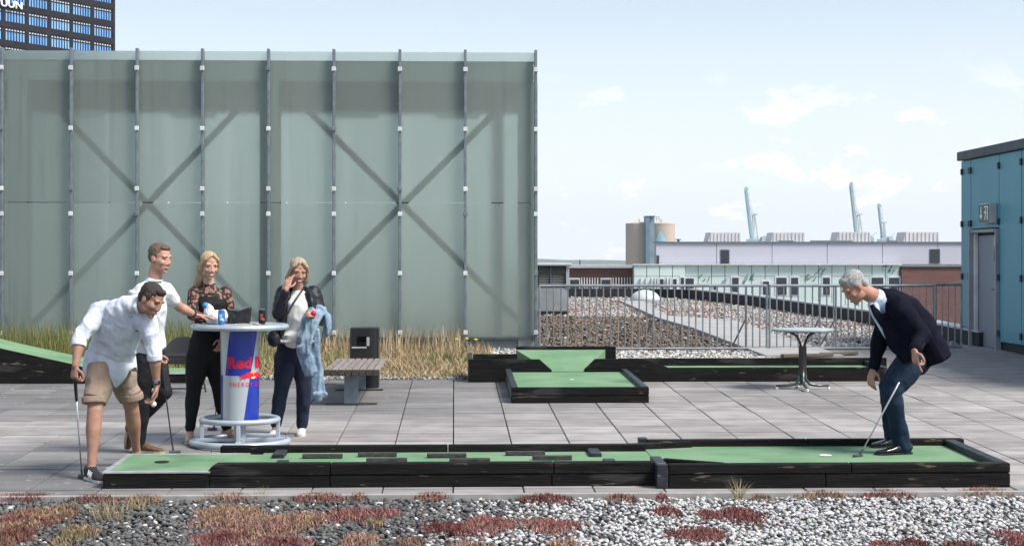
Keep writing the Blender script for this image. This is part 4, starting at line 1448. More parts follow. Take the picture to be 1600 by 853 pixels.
# ---- crowd barrier fence
m_galv = mat('barrier_steel', (.30, .33, .36), .4, .5, col2=(.20, .22, .24), vscale=6)
def barrier(p0, p1, stays, lab, y=23.75):
    xa_, xb_ = XA(p0, y), XA(p1, y)
    t_ = thing('steel_barrier', ((xa_ + xb_) / 2, y, zg(y)), lab, 'barrier', 'galvanised barriers at the roof edge')
    z0, z1 = zg(y) + .03, zg(y) + .965
    MB().tube([(xa_, y, z1), (xb_, y, z1)], .021, 8).build('top_rail', m_galv, t_, smooth=True)
    MB().tube([(xa_, y, z0), (xb_, y, z0)], .019, 8).build('bottom_rail', m_galv, t_, smooth=True)
    for x in (xa_, xb_):
        MB().tube([(x, y, z0 - .02), (x, y, z1 + .01)], .017, 8).build('post', m_galv, t_, smooth=True)
    n_ = max(int(round((xb_ - xa_) / .1065)), 2)
    me = MB().tube([(0, 0, z0 + .01), (0, 0, z1 - .01)], .0105, 6).mesh('baluster', True)
    me.materials.append(m_galv)
    for k in range(1, n_):
        o_ = bpy.data.objects.new('baluster', me)
        COL.objects.link(o_)
        o_.parent = t_
        bs = t_['_base']
        o_.location = (xa_ + (xb_ - xa_) * k / n_ - bs[0] + random.uniform(-.004, .004), y - bs[1], -bs[2])
        o_.rotation_euler = (0, 0, 0)
    for p in stays:
        x = XA(p, y)
        MB().tube([(x, y, z0 - .02), (x, y, z1)], .015, 8).build('stanchion', m_galv, t_, smooth=True)
        MB().tube([(x, y + .01, zg(y) + .48), (x - .13, y + .5, zg(y) + .02)], .014, 6).build('stay', m_galv, t_, smooth=True)
    for x in (xa_ + .05, xb_ - .05):
        MB().bar((x, y - .02, zg(y) + .012), (x, y + .42, zg(y) + .022), .05, .02).build('foot', m_galv, t_)


barrier(843, 1198, (1021, 1166), 'galvanised steel barrier next to the glass box, longest section')
barrier(1202.5, 1458, (1281, 1306), 'galvanised steel barrier section behind the round cafe table')
barrier(1462, 1502, (), 'short galvanised steel barrier section against the stair house', y=24.1)

# ---- cafe table
def cafe_table():
    c = gp(1254, 608)
    t_ = thing('cafe_table', c, 'round pale cafe table on black pedestal with four feet, before the barrier', 'table')
    top = ZA(514, c.y) - c.z
    r_ = 49 * c.y / FPX
    MB().lathe([(r_ * .2, top - .03), (r_ - .012, top - .028), (r_, top - .018), (r_, top - .006), (r_ - .008, top), (r_ * .01, top)], c, 48).build('table_top', mat('pale_table_top', (.40, .47, .48), .35, vscale=7), t_, smooth=True)
    MB().lathe([(.045, .16), (.045, top - .20)], c, 24).build('column', mat('column_brown', (.030, .022, .024), .4), t_, smooth=True)
    for a in (R(8), R(188)):
        dx, dy = math.cos(a), math.sin(a)
        MB().tube([c + Vector((.015 * dx, .015 * dy, top - .24)), c + Vector((.03 * dx, .03 * dy, top - .16)), c + Vector((.07 * dx, .07 * dy, top - .08)), c + Vector((.16 * dx, .16 * dy, top - .036))], .014, 8).build('support_arm', m_black, t_, smooth='all')
    MB().box(c.x - .2, c.x + .2, c.y - .03, c.y + .03, c.z + top - .05, c.z + top - .031).build('support_plate', m_black, t_)
    m_ft = mat('foot_steel', (.10, .13, .13), .3, .6)
    for a in (R(-2), R(88), R(178), R(268)):
        dx, dy = math.cos(a), math.sin(a)
        lgo = MB().tube([c + Vector((.03 * dx, .03 * dy, .22)), c + Vector((.035 * dx, .035 * dy, .12)), c + Vector((.08 * dx, .08 * dy, .06)), c + Vector((.16 * dx, .16 * dy, .045)), c + Vector((.30 * dx, .30 * dy, .04))], [.016, .018, .018, .017, .014], 8).build('leg', m_ft, t_, smooth='all')
        MB().lathe([(.018, 0), (.018, .022), (.008, .026)], c + Vector((.295 * dx, .295 * dy, .002)), 12).build('glide', m_white, lgo)
cafe_table()

# ---- bench
def bench():
    c = gp(553, 633)
    t_ = thing('bench', c, 'short bench of grey weathered slats on steel legs beside the black bin', 'bench')
    m_sl = mat('weathered_slat', (.27, .235, .215), .8, col2=(.17, .145, .135), vscale=5, stretch=(8, 1, 8), bump=.3, obj_rand=.12)
    m_fr = mat('dark_timber_edge', (.05, .038, .03), .7, col2=(.03, .024, .02), vscale=9, stretch=(1, 1, 4), bump=.3)
    yf, yb = c.y - .12, c.y + 1.75
    H = ZA(577, yf) - zg(yf)
    x0_, x1_ = XA(505, yf), XA(593, yf)
    n_ = 8
    w = (x1_ - x0_) / n_
    for k in range(n_):
        x = x0_ + k * w
        MB().box(x + .008, x + w - .008, yf + .031, yb, zg(c.y) + H - .03, zg(c.y) + H + random.uniform(-.002, .002), .004).build('slat', m_sl, t_)
        MB().box(x + .003, x + w - .003, yf, yf + .03, zg(c.y) + H - .065, zg(c.y) + H - .002, .004).build('end_block', m_fr, t_)
    for yy in (yf + .2, yb - .25):
        MB().box(x0_ + .05, x1_ - .05, yy - .03, yy + .05, zg(c.y) + H - .075, zg(c.y) + H - .031).build('bearer', m_fr, t_)
        xm = (XA(538, c.y) + XA(558, c.y)) / 2
        lo_ = MB()
        gz = zg(yy)
        lo_.box(xm - .07, xm - .012, yy - .04, yy - .028, gz, gz + H - .08)
        lo_.box(xm + .012, xm + .07, yy - .04, yy - .028, gz, gz + H - .08)
        lo_.box(xm - .012, xm + .012, yy - .038, yy + .05, gz, gz + H - .08)
        lo_.box(xm - .07, xm - .06, yy - .027, yy + .05, gz, gz + H - .08)
        lo_.box(xm + .06, xm + .07, yy - .027, yy + .05, gz, gz + H - .08)
        lo_.build('leg', m_steel, t_)
        MB().box(xm - .27, xm + .27, yy - .05, yy + .05, gz + .002, gz + .014, .003).build('foot_plate', m_fr, t_)
    return t_
bench()

# ---- litter bin
def litter_bin():
    c = gp(570, 604)
    t_ = thing('litter_bin', c, 'black litter bin with a rounded opening behind the bench', 'litter bin')
    r_ = 22.5 * c.y / FPX
    top = ZA(511, c.y) - c.z
    n_ = 40
    ho0, ho1 = ZA(541, c.y) - c.z, ZA(524, c.y) - c.z
    vs, fs = [], []
    zs_ = [.0, .03, ho0, ho1, top - .03, top - .008, top]
    for z in zs_:
        for k in range(n_):
            a = 2 * math.pi * k / n_
            q = .94 if z >= top - .001 else 1.0
            ca, sa_ = math.cos(a), math.sin(a)
            # rounded square plan
            m_ = (abs(ca) ** 5 + abs(sa_) ** 5) ** (-1 / 5)
            vs.append((c.x + r_ * q * ca * m_, c.y + r_ * q * sa_ * m_, c.z + z))
    for i in range(len(zs_) - 1):
        for k in range(n_):
            if i == 2 and 27 <= k <= 31:
                continue
            fs.append((i * n_ + k, i * n_ + (k + 1) % n_, (i + 1) * n_ + (k + 1) % n_, (i + 1) * n_ + k))
    fs.append(tuple((len(zs_) - 1) * n_ + k for k in range(n_)))
    MB().add(vs, fs).build('shell', mat('bin_black', (.010, .011, .012), .35, vscale=6), t_)
    MB().box(c.x - r_ * .9, c.x + r_ * .9, c.y - r_ * .35, c.y + r_ * .9, c.z + .02, c.z + ho0 + .06).build('liner', mat('bin_liner', (.02, .02, .02), .6), t_)
    # pale lip of the opening
    yf = c.y - r_ * 1.0 - .004
    x_r = c.x + r_ * .24
    lip = MB()
    lip.box(x_r - .012, x_r + .022, yf - .006, yf + .012, c.z + ho0 + .015, c.z + ho1 - .01, .004)
    lip.build('opening_lip', mat('lip_grey', (.42, .42, .40), .5), t_)
    lip = MB().box(c.x - r_ * .85, x_r - .01, yf - .006, yf + .010, c.z + ho0 - .012, c.z + ho0 + .008, .003)
    lip.build('opening_sill', mat('lip_grey', (.42, .42, .40), .5), t_)
    return t_
litter_bin()

# ---- folding chair behind the group
def folding_chair():
    c = gp(283, 616)
    t_ = thing('folding_chair', c, 'black folding chair with rounded back behind the men', 'chair')
    mb_ = mat('chair_black', (.018, .018, .02), .45)
    mt_ = mat('chair_steel', (.20, .20, .20), .35, .7)
    s = c.y / FPX
    x0_, x1_ = c.x - .22, c.x + .24
    z = c.z
    yb = c.y + .1
    top = ZA(526, c.y) - z
    # back: curved shell
    vs, fs = [], []
    N_ = 10
    for i in range(N_ + 1):
        u = i / N_
        x = x0_ + (x1_ - x0_) * u
        hh = top - .16 * (abs(u - .5) * 2) ** 2.6
        yy = yb - .05 * (abs(u - .5) * 2) ** 2
        for dy in (0, .02):
            vs += [(x, yy + dy, z + top - .30), (x, yy + dy + .05, z + hh)]
    for i in range(N_):
        a, e = i * 4, (i + 1) * 4
        fs += [(a, e, e + 1, a + 1), (a + 2, a + 3, e + 3, e + 2), (a + 1, e + 1, e + 3, a + 3), (a, a + 2, e + 2, e)]
    fs += [(0, 1, 3, 2), (N_ * 4, N_ * 4 + 2, N_ * 4 + 3, N_ * 4 + 1)]
    MB().add(vs, fs).build('backrest', mb_, t_, smooth=True)
    sv, sf = [], []
    MB().box(x0_ + .02, x1_ - .02, c.y - .33, c.y + .03, z + .43, z + .455, .01).build('seat', mb_, t_)
    for x in (x0_, x1_):
        MB().tube([(x, c.y - .35, z), (x, c.y + .02, z + .45), (x, yb + .0, z + top - .1)], .011, 8).build('leg', mt_, t_, smooth=True)
        MB().tube([(x * .999 + .012 * (1 if x == x0_ else -1), c.y + .28, z), (x + .012 * (1 if x == x0_ else -1), c.y - .28, z + .43)], .011, 8).build('leg', mt_, t_, smooth=True)
    MB().tube([(x0_, c.y - .28, z + .08), (x1_, c.y - .28, z + .08)], .008, 6).build('stretcher', mt_, t_, smooth=True)
    MB().tube([(x0_, c.y + .22, z + .05), (x1_, c.y + .22, z + .05)], .008, 6).build('stretcher', mt_, t_, smooth=True)
folding_chair()

# ---- bar table shaped like a drink can
BT = gp(375, 694.5)
BTZ = BT.z
bt = thing('bar_table', BT, 'round silver bar table on a blue and silver drink can column with foot rings', 'bar table')
m_silver = mat('silver_paint', (.50, .54, .58), .33, .35, col2=(.46, .50, .54), vscale=3, coat=.2)
m_blue = mat('wrap_blue', (.008, .028, .30), .32, col2=(.010, .035, .33), vscale=2, coat=.25)
m_tube = mat('grey_tube', (.44, .50, .56), .35, .25, col2=(.36, .42, .47), vscale=8)
m_red = mat('wrap_red', (.62, .010, .055), .4, vstr=.2)
m_yel = mat('wrap_yellow', (.85, .55, .10), .4, vstr=.2)
bt_top = ZA(505, BT.y) - BTZ
bt_r = 76 * BT.y / FPX
MB().lathe([(.1, bt_top - .05), (bt_r - .03, bt_top - .05), (bt_r - .008, bt_top - .044), (bt_r, bt_top - .026), (bt_r - .008, bt_top - .006), (bt_r - .03, bt_top), (bt_r - .05, bt_top - .004), (.01, bt_top - .004)], BT, 64).build('table_top', m_tube, bt, smooth=True)
cz0, cz1 = .195, bt_top - .05
R0, R1 = 28.5 * BT.y / FPX, 30.5 * BT.y / FPX
def crad(h): return R0 + (R1 - R0) * (h - cz0) / (cz1 - cz0)
MB().lathe([(R0 - .012, cz0 - .006), (R0, cz0), (R1, cz1)], BT, 64).build('column', m_silver, bt, smooth=True)
VIEW = math.atan2(-BT.y, -BT.x)      # bearing of the photographer from the table
def cyl(u, h, off=.002):             # u: angle to the right of the face seen, radians
    a = VIEW + u
    r_ = crad(h) + off
    return Vector((BT.x + r_ * math.cos(a), BT.y + r_ * math.sin(a), BTZ + h))
def zz(v): return cz1 - (v - 115) / (637 - 115) * (cz1 - cz0)
def uu(x): return math.asin(max(-1, min(1, (x - 271) / 106.0)))
def quadpatch(xl0, xl1, xr0, xr1, v0, v1, nm, m_, per=14):
    """patch between two slanted edges given in measured column coordinates"""
    b_ = MB()
    n_ = 12
    for i in range(n_):
        for j in range(per):
            q = []
            for (di, dj) in ((0, 0), (0, 1), (1, 1), (1, 0)):
                s = (i + di) / n_; w = (j + dj) / per
                l = xl0 + (xl1 - xl0) * s; r_ = xr0 + (xr1 - xr0) * s
                q.append(cyl(l + (r_ - l) * w, zz(v0 + (v1 - v0) * s), .0016))
            b_.add(q, [(0, 1, 2, 3)])
    return b_.build(nm, m_, bt, smooth='all')
SLL = lambda v: 218 - (v - 115) * .105
SLR = lambda v: 362 - (v - 115) * .138
quadpatch(uu(SLL(117)), uu(SLL(369)), uu(SLR(117)), uu(SLR(369)), 117, 369, 'blue_panel', m_blue)
quadpatch(uu(SLR(369)), uu(SLR(635)), uu(SLR(369)) + 1.25, uu(SLR(635)) + 1.25, 369, 635, 'blue_panel', m_blue)
quadpatch(uu(SLL(369)) - 1.2, uu(SLL(635)) - 1.2, uu(178), uu(172), 369, 635, 'blue_panel', m_blue)
quadpatch(uu(SLR(117)) + 1.25, uu(SLR(369)) + 1.25, uu(SLR(117)) + 2.4, uu(SLR(369)) + 2.4, 117, 369, 'blue_panel', m_blue)


def text_mesh(body, size=1.0, bold=0.0, space=1.0):
    cu = bpy.data.curves.new('t', 'FONT')
    cu.body, cu.size, cu.offset, cu.space_character = body, size, bold, space
    cu.extrude = 0.0
    cu.resolution_u = 4
    o_ = bpy.data.objects.new('t', cu)
    COL.objects.link(o_)
    me = bpy.data.meshes.new_from_object(o_.evaluated_get(bpy.context.evaluated_depsgraph_get()))
    bpy.data.objects.remove(o_)
    bm_ = bmesh.new(); bm_.from_mesh(me)
    bmesh.ops.triangulate(bm_, faces=bm_.faces)
    for _ in range(2):
        le = [e for e in bm_.edges if e.calc_length() > .12]
        if le:
            bmesh.ops.subdivide_edges(bm_, edges=le, cuts=1)
            bmesh.ops.triangulate(bm_, faces=bm_.faces)
    bm_.to_mesh(me); bm_.free()
    return me


def wrap(me, x0u, x1u, ua, ub, h0, h1, y0, y1, off, nm, m_):
    for v in me.vertices:
        u = ua + (ub - ua) * (v.co.x - x0u) / (x1u - x0u)
        h_ = h0 + (h1 - h0) * (v.co.y - y0) / (y1 - y0)
        v.co = cyl(u, h_, off)
    return link(nm, me, m_, bt)


t1 = text_mesh('Red', bold=.045)
xr_ = max(v.co.x for v in t1.vertices); xl_ = min(v.co.x for v in t1.vertices)
capy = max(v.co.y for v in t1.vertices)
me = text_mesh('Red Bull', bold=.045)
wrap(me, xl_, xr_, uu(207), uu(332), zz(326), zz(264), 0, capy, .004, 'lettering', m_red)
me = text_mesh('ENERGY DRINK', bold=.004, space=1.45)
t2 = text_mesh('ENERG', bold=.004, space=1.45)
wrap(me, min(v.co.x for v in t2.vertices), max(v.co.x for v in t2.vertices), uu(216), uu(318), zz(430), zz(406), 0, max(v.co.y for v in t2.vertices), .004, 'small_lettering', m_red)
# sun disc and two charging bulls
def flat_wrap(polys, nm, m_, off):
    b_ = bmesh.new()
    for pl in polys:
        vs_ = [b_.verts.new((x, y, 0)) for x, y in pl]
        b_.faces.new(vs_)
    bmesh.ops.triangulate(b_, faces=b_.faces)
    me_ = bpy.data.meshes.new(nm); b_.to_mesh(me_); b_.free()
    cu_, cv_ = uu(342), 370
    for v in me_.vertices:
        v.co = cyl(cu_ + v.co.x / 106.0, zz(cv_ - v.co.y), off)
    return link(nm, me_, m_, bt)
flat_wrap([[(23 * math.cos(2 * math.pi * k / 28), 5 + 23 * math.sin(2 * math.pi * k / 28)) for k in range(28)]], 'sun_disc', m_yel, .0034)
bull = [(-4, -6), (-10, -2), (-16, -12), (-10, -20), (-16, -22), (-24, -14), (-38, -12), (-50, -18), (-62, -14), (-74, -22), (-82, -20), (-72, -14), (-66, -6), (-78, -8), (-86, -2), (-76, 0), (-66, 4),
        (-52, 8), (-40, 18), (-28, 22), (-18, 16), (-8, 14), (-12, 20), (-4, 16), (0, 6)]
flat_wrap([bull], 'bull', m_red, .0046)
flat_wrap([[(-x + 4, y) for x, y in bull][::-1]], 'bull', m_red, .0046)
# rings and struts
rl1 = 62 * BT.y / FPX
MB().ring(BT + Vector((0, 0, .215)), rl1 - .02, .024, 64, 12).build('foot_ring', m_tube, bt, smooth='all')
rl2 = 78 * BT.y / FPX
MB().ring(BT + Vector((0, 0, .03)), rl2 - .026, .028, 64, 12).build('base_ring', m_tube, bt, smooth='all')
for a in (R(-85), R(5), R(95), R(185)):
    dx, dy = math.cos(a), math.sin(a)
    q = BT + Vector((dx * (rl1 - .02), dy * (rl1 - .02), 0))
    MB().bar(q + Vector((0, 0, .03)), q + Vector((0, 0, .2)), .034, .034, c=.004).build('strut', m_tube, bt)
    MB().bar(BT + Vector((dx * .0 + dx * .02, dy * .02, .045)), BT + Vector((dx * (rl2 - .05), dy * (rl2 - .05), .045)), .05, .03, c=.004).build('base_bar', m_tube, bt)
    MB().bar(BT + Vector((dx * .05, dy * .05, .205)), BT + Vector((dx * (rl1 - .04), dy * (rl1 - .04), .205)), .035, .02).build('ring_spoke', m_tube, bt)
MB().lathe([(.05, .02), (.05, .2)], BT, 20).build('core_tube', m_tube, bt)

# ---- things on the bar table
TT = BTZ + bt_top + .0005
def tpos(px, py, dy=0.0):
    r_ = ray(px, py)
    t__ = (TT - CAMZ) / r_.z
    p = Vector((0, 0, CAMZ)) + r_ * t__
    p.z = TT - .0035
    return p


def can(px, yoff, m_body, lab, stripe=None, h_=.125, r_=.030):
    c = Vector((XA(px, BT.y + yoff), BT.y + yoff, TT - .004))
    t_ = thing('drink_can', c, lab, 'can')
    MB().lathe([(r_ * .75, 0), (r_ * .98, .012), (r_, .02), (r_, h_ - .018), (r_ * .88, h_ - .003), (r_ * .86, h_)], c, 24).build('can_body', m_body, t_, smooth=True)
    MB().lathe([(r_ * .84, h_ - .002), (r_ * .84, h_ + .002), (r_ * .5, h_)], c, 24).build('lid', m_trim, t_, smooth=True)
    if stripe:
        bs_ = MB()
        for (z0, z1, a0, a1) in ((.035, .06, -1.9, -1.0), (.062, .09, -2.1, -1.3), (.03, .05, -1.1, -.6)):
            for k in range(5):
                aa, ab_ = a0 + (a1 - a0) * k / 5, a0 + (a1 - a0) * (k + 1) / 5
                rr2 = r_ + .0008
                bs_.add([(c.x + rr2 * math.cos(aa), c.y + rr2 * math.sin(aa), c.z + z0), (c.x + rr2 * math.cos(ab_), c.y + rr2 * math.sin(ab_), c.z + z0 + .006),
                         (c.x + rr2 * math.cos(ab_), c.y + rr2 * math.sin(ab_), c.z + z1), (c.x + rr2 * math.cos(aa), c.y + rr2 * math.sin(aa), c.z + z1)], [(0, 1, 2, 3)])
        bs_.build('can_print', stripe, t_)
    return t_
can(346, -.16, mat('can_blue', (.03, .16, .48), .25, .5, col2=(.05, .25, .60), vscale=40), 'blue drink can beside the white bag on the bar table', mat('can_print_pale', (.45, .6, .75), .3))
can(409.5, -.05, mat('can_black', (.012, .012, .014), .25, .4), 'black drink can standing alone at the right of the bar table', mat('can_print_red', (.45, .07, .06), .4))


def lumpy(name, parts, m_, parent, vox=.006, smooth=6, disp=0.0, dscale=30.0, seed=0, ridge=1.1, zs=.55):
    """union of closed pieces, re-skinned into one continuous surface"""
    me = parts.mesh(name + '_raw', fix=True)
    o_ = bpy.data.objects.new(name, me)
    COL.objects.link(o_)
    md = o_.modifiers.new('r', 'REMESH'); md.mode = 'VOXEL'; md.voxel_size = vox; md.adaptivity = 0
    if smooth:
        ms = o_.modifiers.new('s', 'SMOOTH'); ms.factor = .5; ms.iterations = smooth
    dg_ = bpy.context.evaluated_depsgraph_get()
    me2 = bpy.data.meshes.new_from_object(o_.evaluated_get(dg_))
    bpy.data.objects.remove(o_)
    bpy.data.meshes.remove(me)
    if disp:
        n_ = len(me2.vertices)
        co = np.empty(n_ * 3, np.float32); me2.vertices.foreach_get('co', co); co = co.reshape(-1, 3)
        no = np.empty(n_ * 3, np.float32); me2.vertices.foreach_get('normal', no); no = no.reshape(-1, 3)
        sv = Vector((seed * 3.7, seed * 1.3, seed * 2.1))
        d = np.array([mnoise.fractal(Vector((float(p[0]) * dscale, float(p[1]) * dscale, float(p[2]) * dscale * zs)) + sv, 1.0, 2.0, 3) for p in co], np.float32)
        rid = np.array([abs(mnoise.noise(Vector((float(p[0]) * dscale * .8 + float(p[2]) * dscale * .9 * zs, float(p[1]) * dscale * .8, float(p[2]) * dscale * 1.6 * zs - float(p[0]) * dscale * .4)) + sv * 1.7)) for p in co], np.float32)
        d = d * .65 + (.28 - rid) * ridge
        co += no * (d * disp)[:, None]
        me2.vertices.foreach_set('co', co.ravel())
    me2.shade_smooth()
    me2.update()
    return link(name, me2, m_, parent)


# white carrier bag with a blue corner
c = Vector((XA(333, BT.y - .03), BT.y - .03, TT))
wb = thing('plastic_bag', c, 'crumpled white plastic bag with blue print on the bar table', 'bag')
pb_ = MB()
pb_.sphere(c + Vector((.02, 0, .05)), (.085, .07, .065)).sphere(c + Vector((-.035, 0, .09)), (.045, .05, .075)).sphere(c + Vector((.08, .02, .07)), (.045, .05, .05))
pb_.tube([c + Vector((-.04, 0, .1)), c + Vector((-.06, .0, .17))], [.035, .02], 8)
lumpy('bag_body', pb_, mat('bag_white', (.72, .75, .77), .35, vscale=20), wb, .006, 3, .011, 26, 2)
pb_ = MB(); pb_.sphere(c + Vector((-.062, -.012, .155)), (.026, .03, .03))
lumpy('bag_print', pb_, mat('bag_blue', (.04, .25, .60), .35), wb, .005, 2, .004, 40, 3)
# black handbag
c = Vector((XA(374, BT.y + .12), BT.y + .12, TT))
hb = thing('handbag', c, 'black leather handbag slouching in the middle of the bar table', 'handbag')
pb_ = MB()
pb_.prism([(c.x - .095, c.z), (c.x + .09, c.z), (c.x + .10, c.z + .10), (c.x + .105, c.z + .145), (c.x + .085, c.z + .14), (c.x + .02, c.z + .115), (c.x - .085, c.z + .125), (c.x - .10, c.z + .08)], 'y', c.y - .05, c.y + .05)
lumpy('bag_body', pb_, mat('black_leather', (.014, .014, .016), .38, vscale=20), hb, .007, 4, .007, 22, 4)
MB().tube([c + Vector((-.08, -.052, .118)), c + Vector((0, -.054, .108)), c + Vector((.09, -.052, .138))], .004, 6).build('zip', m_steel, hb)
# papers and keys
for (px, dy, w_, lab) in ((381, -.22, .075, 'flat folded paper on the bar table in front of the handbag'), (397, -.2, .055, 'small brown card on the bar table near the black can')):
    c = Vector((XA(px, BT.y + dy), BT.y + dy, TT - .003))
    t_ = thing('paper', c, lab, 'paper')
    MB().box(c.x - w_, c.x + w_, c.y - .04, c.y + .04, c.z, c.z + .008, .002).build('sheet', mat('paper_tan' if px > 390 else 'paper_white', (.45, .36, .28) if px > 390 else (.7, .68, .64), .8), t_)
    MB().box(c.x - w_ * .7, c.x + w_ * .3, c.y - .03, c.y + .02, c.z + .009, c.z + .015).build('fold', mat('paper_brown', (.28, .18, .12), .8), t_)


# ---- putters
m_shaft = mat('chrome_shaft', (.50, .53, .56), .35, .35, vscale=20)
m_grip = mat('rubber_grip', (.015, .015, .016), .6)
m_phead = mat('putter_head', (.13, .16, .18), .3, .7)


def putter(top, foot, lab, head_dir, grip=.26, m_s=None):
    top, foot = Vector(top), Vector(foot)
    t_ = thing('putter', foot, lab, 'putter', 'golf putters')
    d = (top - foot)
    L_ = d.length
    d.normalize()
    gs = foot + d * (L_ - grip)
    MB().tube([foot + d * .02, foot + d * (L_ * .5), gs], [.0052, .0062, .0072], 8).build('shaft', m_s or m_shaft, t_, smooth='all')
    if grip > .01:
        MB().tube([gs, gs + d * .02, top - d * .01, top], [.010, .0115, .014, .012], 10).build('grip', m_grip, t_, smooth='all')
    hd = Vector(head_dir).normalized()
    sd_ = Vector((-hd.y, hd.x, 0))
    ph = MB()
    M_ = Matrix((hd, sd_, Vector((0, 0, 1)))).transposed().to_4x4()
    M_.translation = foot
    ph.box(-.035, .06, -.014, .014, .0, .026, .008, M_)
    ph.tube([foot + Vector((0, 0, .02)), foot + d * .07], [.009, .0065], 8)
    ph.build('head', m_phead, t_)
    return t_


putter(at(116, 574, 11.72), gp(128, 746), 'putter held upright by the man in shorts', (1, -.5, 0))
putter(at(252, 566, 13.05), gp(271, 708), 'putter with dark shaft held beside the bar table by the man in black jeans', (1, .3, 0), m_s=mat('dark_shaft', (.10, .11, .12), .3, .7))
pt = gp(1342, 714, FH)
putter(at(1405, 597, 11.98), pt, 'putter leaning from the felt towards the suited man\'s knee', (-1, -.6, 0), grip=.0)
putter(at(347, 556, 13.98), gp(334, 672), 'thin putter standing behind the bar table between the woman in black\'s legs', (-1, .2, 0), grip=.2, m_s=MATS['dark_shaft'])
bl = MB().sphere(at(240, 631, 11.90), .0215, 20, 14).build('golf_ball', mat('ball_white', (.8, .8, .78), .3, vstr=.2), None, smooth='all')
tag(bl, 'white golf ball in the hand of the man in shorts', 'ball')


# ================================================================== PLANTS
def blades(name, P, H, W, lean, cols, m_, parent, seg=2):
    """bent tapered blades; P (n,3)"""
    n_ = len(P)
    az = rng.uniform(0, 2 * np.pi, n_)
    la = rng.uniform(0, 2 * np.pi, n_)
    sx_, sy_ = np.cos(az) * W / 2, np.sin(az) * W / 2
    lx_, ly_ = np.cos(la) * lean, np.sin(la) * lean
    V = np.zeros((n_, 5, 3)); 
    V[:, 0] = P + np.stack([sx_, sy_, np.zeros(n_)], -1)
    V[:, 1] = P - np.stack([sx_, sy_, np.zeros(n_)], -1)
    mid = P + np.stack([lx_ * .35, ly_ * .35, H * .55], -1)
    V[:, 2] = mid - np.stack([sx_, sy_, np.zeros(n_)], -1) * .75
    V[:, 3] = mid + np.stack([sx_, sy_, np.zeros(n_)], -1) * .75
    V[:, 4] = P + np.stack([lx_, ly_, H], -1)
    o5 = (np.arange(n_) * 5)[:, None]
    F = np.concatenate([o5 + np.array([[0, 1, 2]]), o5 + np.array([[0, 2, 3]]), o5 + np.array([[3, 2, 4]])], 0)
    C = np.concatenate([cols] * 3, 0)
    me = fast_mesh(name, V.reshape(-1, 3), F, C)
    o_ = link(name, me, m_, parent)
    return o_


m_leaf = mat('dry_leaf', (1, 1, 1), .8, col2=(.75, .75, .75), vscale=9, attr='Col', spec=.2)
# grass strip before the glass enclosure
n = 95000
gx = rng.uniform(-8.6, .55, n); gy = 19.55 + (24.05 - 19.55) * rng.random(n) ** .9
dens = nz2(gx, gy, 1.6, 21.0)
keep = (rng.random(n) < .55 + .8 * dens) | (gy > 23)
gx, gy, dens = gx[keep], gy[keep], dens[keep]
n = len(gx)
tanm = np.array([.46, .335, .18]); pale = np.array([.58, .48, .33]); grn = np.array([.20, .23, .08]); dk = np.array([.18, .14, .075])
gl = np.clip((-1.9 - gx) / 1.6 + .25 * nz2(gx, gy, 1.2, 4.0), 0, .85)
gl = np.maximum(gl, np.clip(nz2(gx, gy, .8, 8.0) * 1.6, 0, .6))
u = rng.random(n)
cl = np.where((u < .45)[:, None], tanm, np.where((u < .8)[:, None], pale, dk))
cl = np.where((rng.random(n) < gl)[:, None], grn, cl) * rng.uniform(.65, 1.25, (n, 1))
H = rng.uniform(.035, .12, n) * (.6 + .7 * np.clip(gy - 19.5, 0, 2) / 2) * (1 + .5 * dens)
tall = (gy > 22.6) & (rng.random(n) < .10)
H[tall] = rng.uniform(.22, .48, tall.sum())
edge = gx > 0.1
H[edge] *= .5
o = blades('dry_grass', np.stack([gx, gy, zg(gy) - .02], -1), H, rng.uniform(.006, .013, n), rng.uniform(.02, .12, n), cl, m_leaf, strip)
tag(o, kind='stuff')
# taller green grass on the far left behind the hump lane and by the post
n = 5000
gx = rng.uniform(-8, XA(330, 21), n); gy = rng.uniform(21.0, 23.9, n)
cl = np.where((rng.random(n) < .6)[:, None], np.array([.11, .15, .04]), np.array([.27, .23, .10])) * rng.uniform(.6, 1.3, (n, 1))
o = blades('tall_grass', np.stack([gx, gy, zg(gy) - .02], -1), rng.uniform(.22, .60, n), rng.uniform(.007, .012, n), rng.uniform(.04, .16, n), cl, m_leaf, strip)
tag(o, kind='stuff')


# sedum cushions: short fleshy sprigs
def sedum(name, patches, parent, dens=8500, hh=(.012, .038)):
    Ps, Cs, Hs = [], [], []
    for (px, py, rx, ry, col, colb) in patches:
        c = gp(px, py)
        rxm = rx * c.y / FPX
        far, nr = gp(px, py - ry).y, gp(px, py + ry).y
        rym = max((far - nr) / 2, .05)
        k = int(dens * rxm * rym * 3.0)
        a = rng.uniform(0, 2 * np.pi, k); rr3 = np.sqrt(rng.random(k))
        x = c.x + rxm * rr3 * np.cos(a); y = (far + nr) / 2 + rym * rr3 * np.sin(a)
        nn_ = nz2(x, y, 5.0, px * .37)
        ok = (rr3 < .80 + .55 * nn_ + rng.normal(0, .12, k)) & (rng.random(k) < 1.15 - .55 * rr3)
        x, y, rr3, nn_ = x[ok], y[ok], rr3[ok], nn_[ok]
        k = len(x)
        f = np.clip(.5 + nn_ * 1.3 + rng.normal(0, .25, k), 0, 1)[:, None]
        Cs.append((np.array(col) * f + np.array(colb) * (1 - f)) * rng.uniform(.5, 1.4, (k, 1)))
        hb_ = .035 * np.clip(1 - rr3 ** 2, 0, 1)
        Ps.append(np.stack([x, y, zg(y) - .03 + hb_ * .7], -1))
        Hs.append(rng.uniform(hh[0], hh[1], k))
    P_ = np.concatenate(Ps); C_ = np.concatenate(Cs); H_ = np.concatenate(Hs)
    o_ = blades(name, P_, H_, rng.uniform(.005, .010, len(P_)), rng.uniform(.006, .024, len(P_)), C_, m_leaf, parent)
    return tag(o_, kind='stuff')


